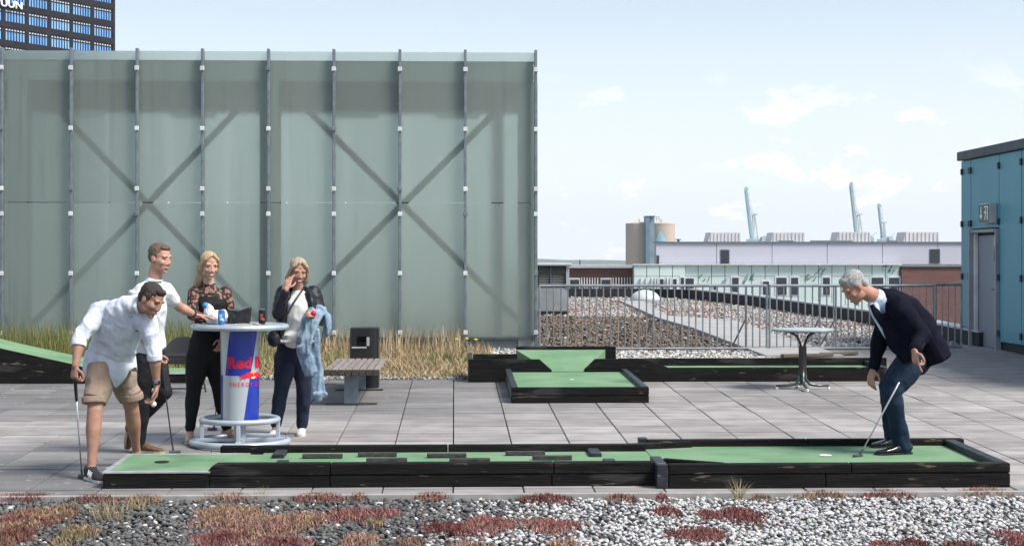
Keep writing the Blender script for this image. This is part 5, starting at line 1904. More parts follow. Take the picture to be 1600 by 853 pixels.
RED, DRED, TAN, PNK, BRN, GRN_ = (.30, .115, .105), (.19, .070, .066), (.38, .25, .16), (.38, .21, .175), (.22, .135, .09), (.20, .18, .09)
sedum('sedum', [
    (35, 812, 52, 27, DRED, TAN), (15, 840, 40, 20, DRED, BRN), (112, 833, 40, 18, TAN, GRN_), (85, 800, 40, 14, BRN, TAN),
    (352, 805, 62, 22, TAN, PNK), (345, 838, 60, 20, DRED, PNK), (410, 822, 60, 26, TAN, PNK), (470, 812, 46, 20, PNK, TAN), (440, 845, 60, 12, PNK, DRED),
    (548, 802, 58, 13, RED, PNK), (600, 800, 30, 8, RED, PNK), (585, 816, 20, 8, GRN_, TAN), (560, 842, 40, 13, TAN, PNK), (640, 845, 30, 8, BRN, PNK),
    (690, 825, 62, 15, RED, DRED), (760, 818, 55, 18, RED, PNK), (850, 820, 70, 15, RED, PNK), (730, 850, 50, 6, PNK, TAN), (880, 848, 40, 8, PNK, TAN),
    (1043, 796, 24, 10, DRED, RED), (1160, 803, 42, 15, DRED, RED), (1108, 803, 22, 10, RED, DRED), (1095, 834, 62, 15, DRED, RED), (1380, 850, 40, 9, DRED, RED),
    (1432, 848, 26, 10, DRED, PNK), (1582, 838, 36, 18, DRED, RED), (1500, 850, 40, 8, DRED, BRN),
    (40, 775, 60, 6, DRED, RED), (150, 778, 60, 6, BRN, DRED), (225, 777, 40, 6, BRN, TAN), (355, 775, 55, 6, RED, TAN), (500, 775, 55, 7, RED, BRN), (560, 775, 20, 5, BRN, RED), (672, 774, 35, 7, RED, TAN),
    (850, 776, 46, 7, DRED, RED), (970, 776, 30, 6, BRN, RED), (1035, 775, 14, 6, DRED, RED), (1285, 771, 48, 6, TAN, BRN), (1385, 770, 48, 6, RED, BRN), (1540, 767, 60, 6, RED, TAN), (1190, 776, 20, 4, BRN, TAN)], gb)
# wispy tufts
def tuft(px, py, n_, H_, lab, spread=.03, col=(.42, .35, .18)):
    c = gp(px, py)
    t_ = thing('grass_tuft', c, lab, 'grass tuft', 'single grass tufts by the kerb')
    P_ = np.stack([c.x + rng.normal(0, spread, n_), c.y + rng.normal(0, spread * .6, n_), np.full(n_, c.z - .03)], -1)
    o_ = blades('grass_blades', P_, rng.uniform(.4, 1, n_) * H_, np.full(n_, .006), rng.uniform(.2, .7, n_) * H_, np.array(col)[None] * rng.uniform(.6, 1.3, (n_, 1)), m_leaf, None)
    o_.parent = t_
    o_.location = (-c.x, -c.y, -c.z)
tuft(1155, 775, 34, .17, 'yellow green grass tuft at the kerb below the wide end of the lane', .012)
tuft(170, 806, 70, .20, 'wispy straw coloured tuft in the dark gravel below the tee', .06, (.40, .33, .20))
tuft(215, 790, 40, .14, 'dry straw coloured tuft at the kerb below the lane start', .05, (.38, .30, .16))
tuft(408, 771, 14, .10, 'tiny dry tuft at the kerb below the lane middle', .015, (.38, .30, .16))

# yellow flowers
for i, (px, py) in enumerate(((712, 530), (742, 530.5), (728, 529))):
    Yf = 23.2
    p = at(px, py, Yf)
    t_ = thing('yellow_flower', (p.x, p.y, zg(Yf)), 'small yellow wildflower in the grass before the last glass panel, %s' % ('left one', 'right one', 'middle one')[i], 'flower', 'yellow wildflowers')
    MB().tube([(p.x, p.y, zg(Yf)), (p.x + .01, p.y, p.z)], .004, 5).build('stem', mat('stem_green', (.10, .14, .04), .7), t_)
    MB().sphere((p.x + .01, p.y, p.z), (.028, .028, .018), 8, 6).build('blossom', mat('blossom_yellow', (.70, .55, .03), .6), t_)
# ================================================================== PEOPLE
def V3(*a): return Vector(a)


def cap(b_, pts, rad, n=14, flat=None):
    """tube with rounded ends"""
    b_.tube(pts, rad, n, flat=flat)
    for p, r in ((pts[0], rad[0]), (pts[-1], rad[-1])):
        rr_ = min(r) if hasattr(r, '__len__') else r
        b_.sphere(p, rr_ * .99, 12, 8)
    return b_


def limb(b_, A, B, C, ra, rm, rb, rn, rc, flat=None):
    """two-bone limb: radii at A, middle of the upper bone, joint B, bulge of the lower bone, C"""
    A, B, C = Vector(A), Vector(B), Vector(C)
    pts = [A, A.lerp(B, .25), A.lerp(B, .5), A.lerp(B, .8), B, B.lerp(C, .18), B.lerp(C, .34), B.lerp(C, .55), B.lerp(C, .78), C]
    cap(b_, pts, [ra, (ra + rm) * .51, rm, rb * 1.07, rb, (rb + rn) * .5, rn, rn * .6 + rc * .36, rc * 1.06, rc], 20)
    b_.sphere(B, rb * 1.02, 12, 8)
    return b_


class Head:
    def __init__(self, c, fwd, up=(0, 0, 1), s=1.0):
        self.c, self.s = Vector(c), s
        f = Vector(fwd).normalized()
        u = Vector(up)
        u = (u - f * u.dot(f)).normalized()
        r = f.cross(u)
        self.M = Matrix((r, f, u)).transposed()      # columns: right, forward, up
        self.f, self.u, self.r = f, u, r

    def p(self, x, y, z):
        return self.c + self.M @ (Vector((x, y, z)) * self.s)

    def e(self, b_, x, y, z, rx, ry, rz, n=16, m=12):
        s = self.s
        b_.sphere(self.p(x, y, z), (rx * s, ry * s, rz * s), n, m, self.M)

    def skull(self, b_, female=False):
        s = self.s
        self.e(b_, 0, -.014, .036, .074, .094, .084)
        self.e(b_, 0, .020, -.022, .067, .072, .074)
        self.e(b_, 0, .034, -.060, .053 if not female else .049, .052, .050)
        self.e(b_, 0, .066, -.098, .024, .020, .018)
        for k in (-1, 1):
            self.e(b_, k * .030, .072, .028, .028, .015, .012)
            self.e(b_, k * .040, .056, -.024, .024, .026, .028)
            self.e(b_, k * .043, .008, -.064, .018, .045, .030)
            self.e(b_, k * .077, -.010, -.008, .008, .020, .032)
            self.e(b_, k * .014, .088, -.034, .010, .011, .009)
        b_.tube([self.p(0, .081, .024), self.p(0, .089, -.006), self.p(0, .097, -.026)], [.008 * s, .009 * s, .0105 * s], 10)
        self.e(b_, 0, .094, -.029, .012, .012, .010)
        self.e(b_, 0, .082, -.060, .022, .012, .007)
        self.e(b_, 0, .080, -.074, .019, .012, .007)

    def face(self, parent, brow, lip=(.32, .11, .10), smile=False, closed=False):
        s = self.s
        mtee = mat('teeth_white', (.62, .60, .56), .3, vstr=.1)
        mw = mat('eye_white', (.42, .37, .34), .3, vstr=.1)
        mi = mat('eye_dark', (.06, .045, .04), .25)
        ml = mat('lips_%d' % int(lip[0] * 100), lip, .4, vstr=.2)
        mbw = mat('brow_%d' % int(brow[0] * 1000), brow, .8, vstr=.3)
        ms_ = mat('eye_shadow_%d' % int(brow[0] * 1000), (.23, .115, .085), .7, vstr=.3)
        for k in (-1, 1):
            e = MB(); self.e(e, k * .031, .0735, .004, .0105, .007, .0040, 12, 8); e.build('eye', mi if not closed else ms_, parent, smooth='all')
            e = MB(); e.tube([self.p(k * .018, .0795, .003), self.p(k * .031, .0825, .0075), self.p(k * .045, .0715, .003)], [.0016 * s, .0024 * s, .0014 * s], 6); e.build('eyelid', ms_, parent)
            e = MB(); e.tube([self.p(k * .014, .0845, .025), self.p(k * .030, .0845, .031), self.p(k * .048, .070, .026)], [.0026 * s, .0042 * s, .0020 * s], 6); e.build('eyebrow', mbw, parent)
        m_ = MB()
        lift = .006 if smile else 0
        w = .030 if smile else .021
        m_.tube([self.p(-w, .078, -.066 + lift), self.p(-w * .5, .0915, -.065), self.p(0, .0945, -.0645), self.p(w * .5, .0915, -.065), self.p(w, .078, -.066 + lift)], [.002 * s, .0045 * s, .005 * s, .0045 * s, .002 * s], 8)
        m_.build('lips', ml, parent, smooth='all')
        if smile:
            m_ = MB()
            m_.tube([self.p(-w * .78, .0865, -.0635), self.p(-w * .4, .0945, -.0650), self.p(0, .0972, -.0655), self.p(w * .4, .0945, -.0650), self.p(w * .78, .0865, -.0635)], [.0015 * s, .0030 * s, .0032 * s, .0030 * s, .0015 * s], 8)
            m_.build('teeth', mtee, parent, smooth='all')


def hand(b_, wrist, d, pn, thumb, curl=.35, s=1.0, spread=.12, fan=None):
    """palm along d, pn = direction the palm faces, thumb = direction of the thumb side"""
    d = Vector(d).normalized()
    pn = Vector(pn); pn = (pn - d * pn.dot(d)).normalized()
    t = Vector(thumb); t = (t - d * t.dot(d) - pn * t.dot(pn)).normalized()
    w = Vector(wrist)
    kn = w + d * .085 * s
    b_.tube([w - d * .02, w + d * .02 * s, w + d * .05 * s, kn], [(.024 * s, .019 * s), (.030 * s, .017 * s), (.037 * s, .015 * s), (.036 * s, .012 * s)], 12, flat=t)
    for i, (off, L_) in enumerate(((.027, .92), (.009, 1.0), (-.010, .95), (-.027, .76))):
        base = kn + t * off * s - d * .006 * s
        ax = (d + t * (off / .027) * spread * .6).normalized()
        p, pts, a = base, [base], 0.0
        cu = curl if not hasattr(curl, '__len__') else curl[i]
        for ln in (.044, .028, .022):
            a += cu
            dirv = ax * math.cos(a) + pn * math.sin(a)
            p = p + dirv * ln * L_ * s
            pts.append(p)
        cap(b_, pts, [.0088 * s, .0084 * s, .0078 * s, .0066 * s], 8)
    tb = w + d * .022 * s + t * .026 * s
    p1 = tb + (d * .55 + t * .75 + pn * .25).normalized() * .036 * s
    p2 = p1 + (d * .85 + t * .25 + pn * (.3 + .3 * (curl if not hasattr(curl, '__len__') else curl[0]))).normalized() * .030 * s
    p3 = p2 + (d * .9 + pn * .35).normalized() * .024 * s
    cap(b_, [tb - t * .012 * s, p1, p2, p3], [.013 * s, .0105 * s, .0095 * s, .0075 * s], 8)
    return kn


def shoe(name, heel, toe, m_up, m_sole, parent, w=.047, h_=.085, ankle=None, sole=.018, stripes=None, low=False):
    heel, toe = Vector(heel), Vector(toe)
    f = toe - heel
    L_ = f.length
    f.normalize()
    sd_ = Vector((f.y, -f.x, 0)).normalized()
    up = sd_.cross(f).normalized()
    if up.z < 0: up = -up
    b_ = MB()
    secs = [(0.0, .62, h_ * .80), (.06, .78, h_ * .98), (.25, .80, h_ * 1.0), (.42, .80, h_ * .80), (.58, .94, h_ * .58), (.74, 1.0, h_ * .46), (.90, .80, h_ * .36), (.985, .42, h_ * .24)]
    pts = [heel + f * (L_ * u) + up * (sole * .6 + hh / 2) for u, ww, hh in secs]
    rad = [(w * ww, hh / 2) for u, ww, hh in secs]
    b_.tube(pts, rad, 14, flat=sd_)
    so_ = lumpy('shoe', b_, m_up, parent, .006, 3)
    s = MB()
    vs = []
    outline = [(0, .55), (.05, .75), (.25, .78), (.42, .78), (.6, .98), (.76, 1.03), (.92, .82), (1.0, .35)]
    ring_ = [heel + f * (L_ * u) + sd_ * (w * ww * .97) for u, ww in outline] + [heel + f * (L_ * u) - sd_ * (w * ww * .97) for u, ww in outline[::-1]]
    k = len(ring_)
    s.add([p + up * .0 for p in ring_] + [p + up * sole for p in ring_], [tuple(range(k)), tuple(range(2 * k - 1, k - 1, -1))] + [(i, (i + 1) % k, (i + 1) % k + k, i + k) for i in range(k)])
    s.build('sole', m_sole, so_)
    if stripes:
        for q in range(3):
            u = .42 + .085 * q
            st_ = MB()
            p0 = heel + f * (L_ * u) + sd_ * (w * .86) + up * (sole + .004)
            p1 = heel + f * (L_ * (u - .07)) + sd_ * (w * .60) + up * (sole + h_ * (.62 - .07 * q))
            pm = p0.lerp(p1, .5) + sd_ * .008
            st_.tube([p0, pm, p1], .0055, 6)
            st_.build('stripe', stripes, so_)
    return so_


def skin_mat(nm, c):
    return mat(nm, c, .6, col2=(c[0] * .84, c[1] * .74, c[2] * .72), vscale=16, spec=.25, bump=.12, bscale=220)


def hair_mat(nm, c, c2, long=False):
    return mat(nm, c, .5, col2=c2, vscale=80, stretch=(1, 1, .10 if long else .4), bump=.6, bscale=150, spec=.4)


def person(loc, label):
    return thing('person', loc, label, 'person', 'players on the terrace')


def fold(nm, c, c2=None, rough=.85, bump=.8, bscale=11, spec=.2):
    return mat(nm, c, rough, col2=c2 or tuple(x * .88 for x in c), vscale=11, bump=bump, bscale=bscale, spec=spec)


# ------------------------------------------------------------------ man in white shirt and beige shorts
def man_shorts():
    sk = skin_mat('skin_tan', (.37, .215, .155))
    P = person(gp(172, 736), 'man in untucked white shirt and beige shorts bending over the tee with a ball')
    pel = at(172, 560, 12.2); mid = at(181, 533, 12.1); che = at(190, 508, 11.95)
    shR, shL = at(156, 486, 11.92), at(229, 500, 11.85)
    nk = at(212, 479, 11.84)
    hd = Head(at(236, 469, 11.74), (.80, -.38, -.50), (.42, -.05, .9), .99)
    hipR, hipL = at(156, 572, 12.08), at(190, 572, 12.28)
    knR, knL = at(148, 642, 11.93), at(206, 640, 12.38)
    anR, anL = at(143, 729, 11.86), at(213, 704, 12.60)
    elR, wrR = at(124, 531, 11.80), at(118, 571, 11.73)
    elL, wrL = at(241, 552, 11.85), at(245, 601, 11.90)
    lat = (shL - shR).normalized()
    b = MB()
    cap(b, [pel + V3(0, 0, -.05), mid, che, nk], [(.14, .10), (.13, .095), (.14, .09), (.045, .045)], 16, flat=lat)
    cap(b, [nk + V3(-.005, 0, 0), nk.lerp(hd.p(0, -.02, -.06), .5), hd.p(0, -.015, -.05)], [.046, .054, .054], 14)
    hd.skull(b)
    limb(b, shR, elR, wrR, .040, .042, .040, .043, .027)
    limb(b, shL, elL, wrL, .040, .042, .040, .043, .027)
    limb(b, hipR, knR, anR, .085, .078, .056, .058, .033)
    limb(b, hipL, knL, anL, .085, .078, .056, .058, .033)
    cap(b, [anR, anR + V3(.005, -.01, -.03)], [.036, .034], 12)
    cap(b, [anL, anL + V3(0, 0, -.07)], [.036, .038], 12)
    hand(b, wrR, at(116, 588, 11.72) - wrR, (.55, .75, 0), (.5, -.8, -.2), [.9, .95, 1.0, 1.05], 1.05)
    hand(b, wrL, at(243, 622, 11.9) - wrL, (-.75, -.2, -.1), (.1, -1, 0), [.5, .55, .6, .65], 1.05)
    lumpy('body', b, sk, P, .0048, 5)
    hd.face(P, (.03, .02, .015))
    # hair, short and dark
    h = MB()
    hd.e(h, 0, -.022, .050, .080, .095, .080); hd.e(h, 0, -.060, .004, .066, .048, .066); hd.e(h, 0, .036, .088, .056, .040, .030)
    for k in (-1, 1): hd.e(h, k * .070, -.004, .028, .012, .034, .030)
    lumpy('hair', h, hair_mat('hair_dark_brown', (.020, .013, .010), (.045, .028, .020)), P, .005, 2, .004, 60, 1, .5, .5)
    # shirt
    ms = fold('white_shirt', (.62, .65, .72), (.55, .58, .66))
    s = MB()
    cap(s, [at(171, 572, 12.13), at(171, 560, 12.14), at(179, 538, 12.06), at(188, 510, 11.96), at(193, 489, 11.89), at(205, 479, 11.86), at(213, 477, 11.84)],
        [(.165, .12), (.172, .125), (.168, .112), (.178, .112), (.150, .095), (.095, .080), (.072, .068)], 20, flat=lat)
    s.sphere(nk + V3(-.012, .0, -.004), (.080, .078, .055), 16, 10)
    cap(s, [shR + V3(.04, 0, 0), shR, shR.lerp(elR, .5), elR.lerp(shR, -.02)], [.085, .076, .064, .057], 14)
    cap(s, [shL + V3(-.03, 0, 0), shL, shL.lerp(elL, .55), elL + V3(0, 0, -.012)], [.08, .072, .062, .054], 14)
    sh_ = lumpy('shirt', s, ms, P, .007, 3, .019, 10, 5)
    # shirt tails: a skirt with a scalloped hem, split in front
    tl = MB()
    hem = ((108, 572), (128, 574), (134, 584), (148, 597), (160, 604), (166, 596), (173, 580), (177, 586), (186, 607), (194, 597), (204, 580), (214, 572), (240, 570))
    cw = at(171, 566, 12.13)
    N_ = 72
    for k in range(N_):
        a = 2 * math.pi * k / N_
        x, y = math.cos(a) * .190, math.sin(a) * .142
        w = 1 + .035 * math.sin(a * 7 + 1) + .02 * math.sin(a * 13)
        px = 171 + x * 2500 / 12.1
        py = hem[0][1]
        for (p0, q0), (p1, q1) in zip(hem, hem[1:]):
            if p0 <= px <= p1: py = q0 + (q1 - q0) * (px - p0) / (p1 - p0)
        if y > 0: py = 582
        zb = at(171, py, 12.05).z
        for zz_, fl in ((cw.z + .09, .93), (cw.z + .03, .99), (cw.z - .03, 1.02), (zb, 1.04)):
            tl.v.append((cw.x + x * w * fl, cw.y + y * w * fl, min(zz_, cw.z + .09)))
        for zz_, fl in ((zb, 1.015), (cw.z + .09, .90)):
            tl.v.append((cw.x + x * w * fl, cw.y + y * w * fl, zz_))
    for k in range(N_):
        a, c = k * 6, ((k + 1) % N_) * 6
        for j in range(5):
            tl.f.append((a + j, c + j, c + j + 1, a + j + 1)); tl.c.append((1, 1, 1))
        tl.f.append((a + 5, c + 5, c, a)); tl.c.append((1, 1, 1))
    tl.build('shirt_tail', ms, P, smooth='all')
    # rolled cuffs
    for e, w in ((elR, wrR), (elL, wrL)):
        d = (w - e).normalized()
        c_ = MB(); c_.tube([e + d * .000, e + d * .05], [.057, .056], 16); lumpy('cuff', c_, ms, P, .006, 3, .003, 20, 3)
    # collar and placket
    c_ = MB()
    c_.tube([nk + hd.r * .055 + V3(0, 0, .01), nk + V3(-.05, .02, .02), nk - hd.r * .06 + V3(0, 0, .01)], [(.010, .034)] * 3, 8, flat=(1, 0, 0))
    c_.tube([at(214, 470, 11.76), at(210, 480, 11.73), at(216, 490, 11.725)], [.014, .020, .006], 8)
    lumpy('collar', c_, ms, P, .006, 3)
    MB().box(at(215, 518, 11.76).x - .01, at(215, 518, 11.76).x + .006, 11.735, 11.76, at(215, 517, 11.76).z - .004, at(215, 517, 11.76).z + .004).build('shirt_logo', m_black, sh_)
    # shorts
    mk = fold('beige_cotton', (.30, .225, .175), (.25, .19, .15))
    s = MB()
    cap(s, [at(172, 557, 12.2), at(172, 576, 12.19)], [(.172, .13), (.165, .13)], 18, flat=lat)
    for hp_, kn_, hm in ((hipR + V3(.01, 0, -.02), knR, at(147, 626, 11.95)), (hipL + V3(-.01, 0, -.02), knL, at(205, 620, 12.33))):
        s.tube([hp_ + V3(0, 0, .03), hp_.lerp(kn_, .25), hp_.lerp(kn_, .5), hm], [.105, .108, .097, .091], 16)
    so_ = lumpy('shorts', s, mk, P, .008, 4, .013, 8, 8)
    for a, c in ((at(147, 620, 11.955), at(147, 630, 11.945)), (at(204.5, 614, 12.325), at(206, 624, 12.335))):
        t_ = MB(); t_.tube([a, c], [.0895, .0905], 20); lumpy('hem', t_, mk, so_, .006, 2, .003, 14, 2)
    # shoes, socks, watch
    g = gp(136, 743)
    mb_ = mat('black_canvas', (.014, .014, .018), .7)
    g = Vector((anR.x, anR.y, zg(anR.y)))
    shoe('shoe', g + V3(-.045, .055, .003), g + V3(.125, -.165, -.001), mb_, mat('white_sole', (.65, .64, .60), .6), P, .047, .098, stripes=m_white)
    g = Vector((anL.x - .03, anL.y, zg(anL.y)))
    shoe('shoe', g + V3(-.03, .05, .002), g + V3(.20, -.06, .002), mb_, MATS['white_sole'], P, .048, .088)
    c_ = MB(); c_.tube([anR + V3(0, 0, -.005), anR + V3(.008, -.015, -.055)], [.037, .041], 14); c_.build('sock', mb_, P, smooth='all')
    d = (wrL - elL).normalized()
    c_ = MB(); c_.tube([wrL - d * .035, wrL - d * .012], [.0345, .034], 16); w_ = c_.build('watch_strap', m_black, P, smooth=True)
    MB().box(wrL.x - .014, wrL.x + .014, wrL.y - .043, wrL.y - .034, wrL.z + .010, wrL.z + .036, .003).build('watch_face', m_steel, w_)


# ------------------------------------------------------------------ man in white T-shirt
def man_tee():
    sk = skin_mat('skin_fair', (.52, .30, .225))
    P = person(gp(222, 705), 'young man in white T-shirt and black jeans leaning one hand on the bar table')
    pel = at(230, 552, 13.17); che = at(230, 478, 13.08); nk = at(240, 440, 13.08)
    shR, shL = at(216, 457, 12.97), at(257, 456, 13.15)
    hd = Head(at(250, 404, 13.05), (.86, -.46, -.16), (.14, -.05, 1), .99)
    elL, wrL = at(281, 480, 13.33), at(305, 492, 13.52)
    elR, wrR = at(214, 512, 12.98), at(243, 553, 13.02)
    hipR, hipL = at(222, 560, 13.10), at(240, 560, 13.22)
    knR, anR = at(221, 632, 13.15), at(217, 692, 13.25)
    knL, anL = at(257, 612, 13.15), at(205, 668, 13.36)
    lat = (shL - shR).normalized()
    b = MB()
    cap(b, [pel, at(228, 515, 13.12), che, nk], [(.13, .10), (.125, .09), (.15, .10), (.06, .06)], 16, flat=lat)
    cap(b, [nk + V3(0, 0, -.02), hd.p(0, -.018, -.05)], [.060, .054], 14)
    hd.skull(b)
    limb(b, shL, elL, wrL, .040, .044, .040, .042, .027)
    limb(b, shR, elR, wrR, .040, .044, .040, .042, .027)
    limb(b, hipR, knR, anR, .08, .07, .05, .05, .035)
    limb(b, hipL, knL, anL, .08, .07, .05, .05, .035)
    hand(b, wrL, at(321, 497, 13.56) - wrL + V3(0, 0, .015), (0, 0, -1), (.2, -1, 0), .12, 1.0, .25)
    hand(b, wrR, at(252, 572, 13.04) - wrR, (.3, .9, 0), (.6, -.5, 0), .8, 1.0)
    lumpy('body', b, sk, P, .0048, 5)
    hd.face(P, (.10, .06, .035))
    h = MB()
    hd.e(h, 0, -.024, .050, .078, .092, .078); hd.e(h, 0, -.062, .010, .063, .042, .058); hd.e(h, 0, .036, .092, .054, .040, .026)
    for k in (-1, 1): hd.e(h, k * .070, -.012, .030, .010, .028, .026)
    lumpy('hair', h, hair_mat('hair_light_brown', (.085, .052, .034), (.15, .10, .07)), P, .005, 2, .003, 60, 4, .5, .5)
    ms = fold('white_tee', (.64, .66, .68), (.57, .59, .62))
    s = MB()
    cap(s, [at(231, 545, 13.16), at(229, 515, 13.12), at(229, 483, 13.07), at(233, 458, 13.06), at(239, 444, 13.07)], [(.165, .12), (.158, .115), (.178, .125), (.150, .10), (.075, .068)], 18, flat=lat)
    cap(s, [shL + V3(-.03, 0, 0), shL, shL.lerp(elL, .52)], [.080, .078, .068], 14)
    cap(s, [shR + V3(.03, 0, 0), shR, shR.lerp(elR, .6)], [.080, .078, .068], 14)
    lumpy('t_shirt', s, ms, P, .008, 4, .015, 8, 12)
    mj = fold('black_denim', (.012, .012, .014), (.02, .02, .024), .8)
    s = MB()
    cap(s, [at(231, 547, 13.16), at(231, 566, 13.16)], [(.150, .115), (.148, .118)], 16, flat=lat)
    limb(s, hipR, knR, anR, .098, .090, .066, .066, .052)
    limb(s, hipL, knL, anL, .098, .090, .066, .066, .052)
    lumpy('jeans', s, mj, P, .008, 4, .007, 10, 14)
    mt = mat('tan_suede', (.13, .068, .035), .85, col2=(.10, .05, .026), vscale=20)
    g = Vector((anR.x - .02, anR.y, zg(anR.y)))
    shoe('shoe', g + V3(-.03, .04, .002), g + V3(.235, -.05, .002), mt, mat('gum_sole', (.40, .33, .24), .7), P, .046, .085)
    # resting foot on its toe, sole towards the left
    tz = zg(13.4)
    hx_, tx_ = at(199, 668, 13.38), at(196, 709, 13.40)
    tx_.z = max(tx_.z, tz + .012)
    ft = tx_ - hx_
    b2 = MB()
    f = ft.normalized(); L_ = .265
    sd_ = V3(.15, 1, 0).normalized(); up = f.cross(sd_).normalized()
    if up.x < 0: up = -up
    st = tx_ - f * L_
    secs = [(0.0, .62, .066), (.08, .78, .082), (.28, .80, .085), (.45, .80, .068), (.6, .94, .05), (.76, 1.0, .04), (.92, .8, .032), (.985, .42, .02)]
    b2.tube([st + f * (L_ * u) + up * (.014 + hh / 2) for u, ww, hh in secs], [(.046 * ww, hh / 2) for u, ww, hh in secs], 14, flat=sd_)
    so_ = lumpy('shoe', b2, mt, P, .006, 3)
    s = MB()
    outline = [(0, .55), (.05, .75), (.25, .78), (.42, .78), (.6, .98), (.76, 1.03), (.92, .82), (1.0, .35)]
    rg = [st + f * (L_ * u) + sd_ * (.047 * ww) for u, ww in outline] + [st + f * (L_ * u) - sd_ * (.047 * ww) for u, ww in outline[::-1]]
    k = len(rg)
    s.add(rg + [p + up * .02 for p in rg], [tuple(range(k)), tuple(range(2 * k - 1, k - 1, -1))] + [(i, (i + 1) % k, (i + 1) % k + k, i + k) for i in range(k)])
    s.build('sole', MATS['gum_sole'], so_)
    d = (wrL - elL).normalized()
    c_ = MB(); c_.tube([wrL - d * .05, wrL - d * .022], [.034, .033], 16); c_.build('bracelet', mat('brown_strap', (.05, .025, .018), .6), P, smooth=True)
    # crew neckline
    c_ = MB(); c_.ring(nk + V3(.006, -.01, .008), .066, .008, 28, 6); c_.build('neckband', ms, P, smooth='all')


# ------------------------------------------------------------------ woman in black lace top
def woman_lace():
    sk = skin_mat('skin_warm', (.54, .33, .25))
    P = person(gp(325, 688), 'blonde woman in black lace top and black trousers behind the bar table')
    pel = at(323, 545, 14.05); wst = at(326, 510, 14.02); che = at(328, 474, 14.0); nk = at(327, 447, 14.0)
    shR, shL = at(304, 457, 13.98), at(352, 457, 14.05)
    hd = Head(at(327, 415, 13.95), (.42, -.86, -.24), (.1, -.1, 1), .95)
    elR, wrR = at(300, 492, 13.86), at(324, 498, 13.82)
    elL, wrL = at(362, 497, 14.05), at(348, 528, 13.86)
    hipR, hipL = at(310, 556, 14.03), at(336, 556, 14.08)
    knR, anR = at(302, 615, 13.95), at(297, 672, 13.93)
    knL, anL = at(344, 615, 14.05), at(354, 670, 14.12)
    lat = V3(1, .15, 0)
    b = MB()
    cap(b, [pel, wst, che, nk], [(.13, .10), (.10, .08), (.125, .09), (.048, .048)], 16, flat=lat)
    cap(b, [nk + V3(0, 0, -.02), hd.p(0, -.018, -.05)], [.048, .046], 14)
    hd.skull(b, True)
    limb(b, shR, elR, wrR, .045, .040, .033, .034, .022)
    limb(b, shL, elL, wrL, .045, .040, .033, .034, .022)
    limb(b, hipR, knR, anR, .08, .07, .048, .05, .031)
    limb(b, hipL, knL, anL, .08, .07, .048, .05, .031)
    hand(b, wrR, V3(.9, -.3, -.05), (0, 0, -1), (.3, -1, 0), .3, .88)
    hand(b, wrL, V3(-.25, -.2, -1), (-.6, .6, 0), (-.3, -.9, 0), .45, .88)
    # bare feet in sandals
    for an, dx, dy in ((anR, .015, -.19), (anL, .14, -.13)):
        h0 = Vector((an.x - dx * .2, an.y + .04, zg(an.y + .04) + .03)); t0 = Vector((an.x + dx, an.y + dy, zg(an.y + dy) + .022))
        b.tube([an, h0.lerp(t0, .15) + V3(0, 0, .035), h0.lerp(t0, .5) + V3(0, 0, .022), h0.lerp(t0, .8) + V3(0, 0, .004), t0], [.03, .034, .034, .034, .018], 12)
        b.sphere(h0 + V3(0, 0, .012), .03, 12, 8)
    lumpy('body', b, sk, P, .0048, 5)
    hd.face(P, (.16, .10, .06), (.42, .12, .11), smile=True)
    mh = hair_mat('hair_blonde', (.52, .39, .22), (.33, .23, .12), True)
    h = MB()
    hd.e(h, 0, -.026, .050, .082, .094, .080); hd.e(h, 0, -.066, -.02, .066, .045, .085)
    for k in (-1, 1):
        h.tube([hd.p(k * .01, .055, .112), hd.p(k * .055, .052, .072), hd.p(k * .076, .022, .018), hd.p(k * .078, -.012, -.055)], [(.012), .018, .016, .022], 8)
    h.tube([hd.p(-.05, -.05, -.04), at(311, 438, 14.02), at(306, 452, 14.05), at(303, 462, 14.07)], [(.045, .035), (.045, .032), (.035, .025), (.012, .012)], 12, flat=lat)
    h.tube([hd.p(.02, -.07, -.02), at(322, 448, 14.1), at(318, 470, 14.13), at(316, 488, 14.14)], [(.07, .04), (.075, .035), (.06, .03), (.03, .02)], 12, flat=lat)
    lumpy('hair', h, mh, P, .005, 4, .0035, 60, 9, .3, .10)
    # lace sleeves and yoke; solid body
    ml = bpy.data.materials.new('black_lace'); ml.use_nodes = True
    t = ml.node_tree; bs = t.nodes['Principled BSDF']
    ge = t.nodes.new('ShaderNodeNewGeometry'); vo = t.nodes.new('ShaderNodeTexNoise'); vo.inputs['Scale'].default_value = 34; vo.inputs['Detail'].default_value = 2.5
    t.links.new(ge.outputs['Position'], vo.inputs['Vector'])
    mr = t.nodes.new('ShaderNodeMapRange'); mr.inputs['From Min'].default_value, mr.inputs['From Max'].default_value = .50, .56
    t.links.new(vo.outputs['Fac'], mr.inputs['Value'])
    mx = t.nodes.new('ShaderNodeMix'); mx.data_type = 'RGBA'
    mx.inputs['A'].default_value = (.012, .010, .010, 1); mx.inputs['B'].default_value = (.27, .13, .09, 1)
    t.links.new(mr.outputs[0], mx.inputs['Factor']); t.links.new(mx.outputs['Result'], bs.inputs['Base Color'])
    bs.inputs['Roughness'].default_value = .8
    s = MB()
    cap(s, [at(327, 470, 14.0), at(327, 458, 14.0), at(327, 449, 14.0)], [(.150, .112), (.135, .085), (.070, .062)], 18, flat=lat)
    limb(s, shR, elR, wrR, .058, .054, .046, .044, .034)
    limb(s, shL, elL, wrL, .058, .054, .046, .044, .034)
    lumpy('lace_sleeves', s, ml, P, .007, 3, .003, 14, 2)
    mbk = fold('black_jersey', (.012, .011, .012), (.018, .017, .018))
    s = MB()
    cap(s, [at(324, 535, 14.04), wst, at(327, 490, 14.0), at(328, 474, 13.99), at(328, 466, 14.0)], [(.150, .115), (.122, .10), (.135, .112), (.142, .122), (.125, .10)], 18, flat=lat)
    lumpy('top', s, mbk, P, .008, 4, .005, 10, 3)
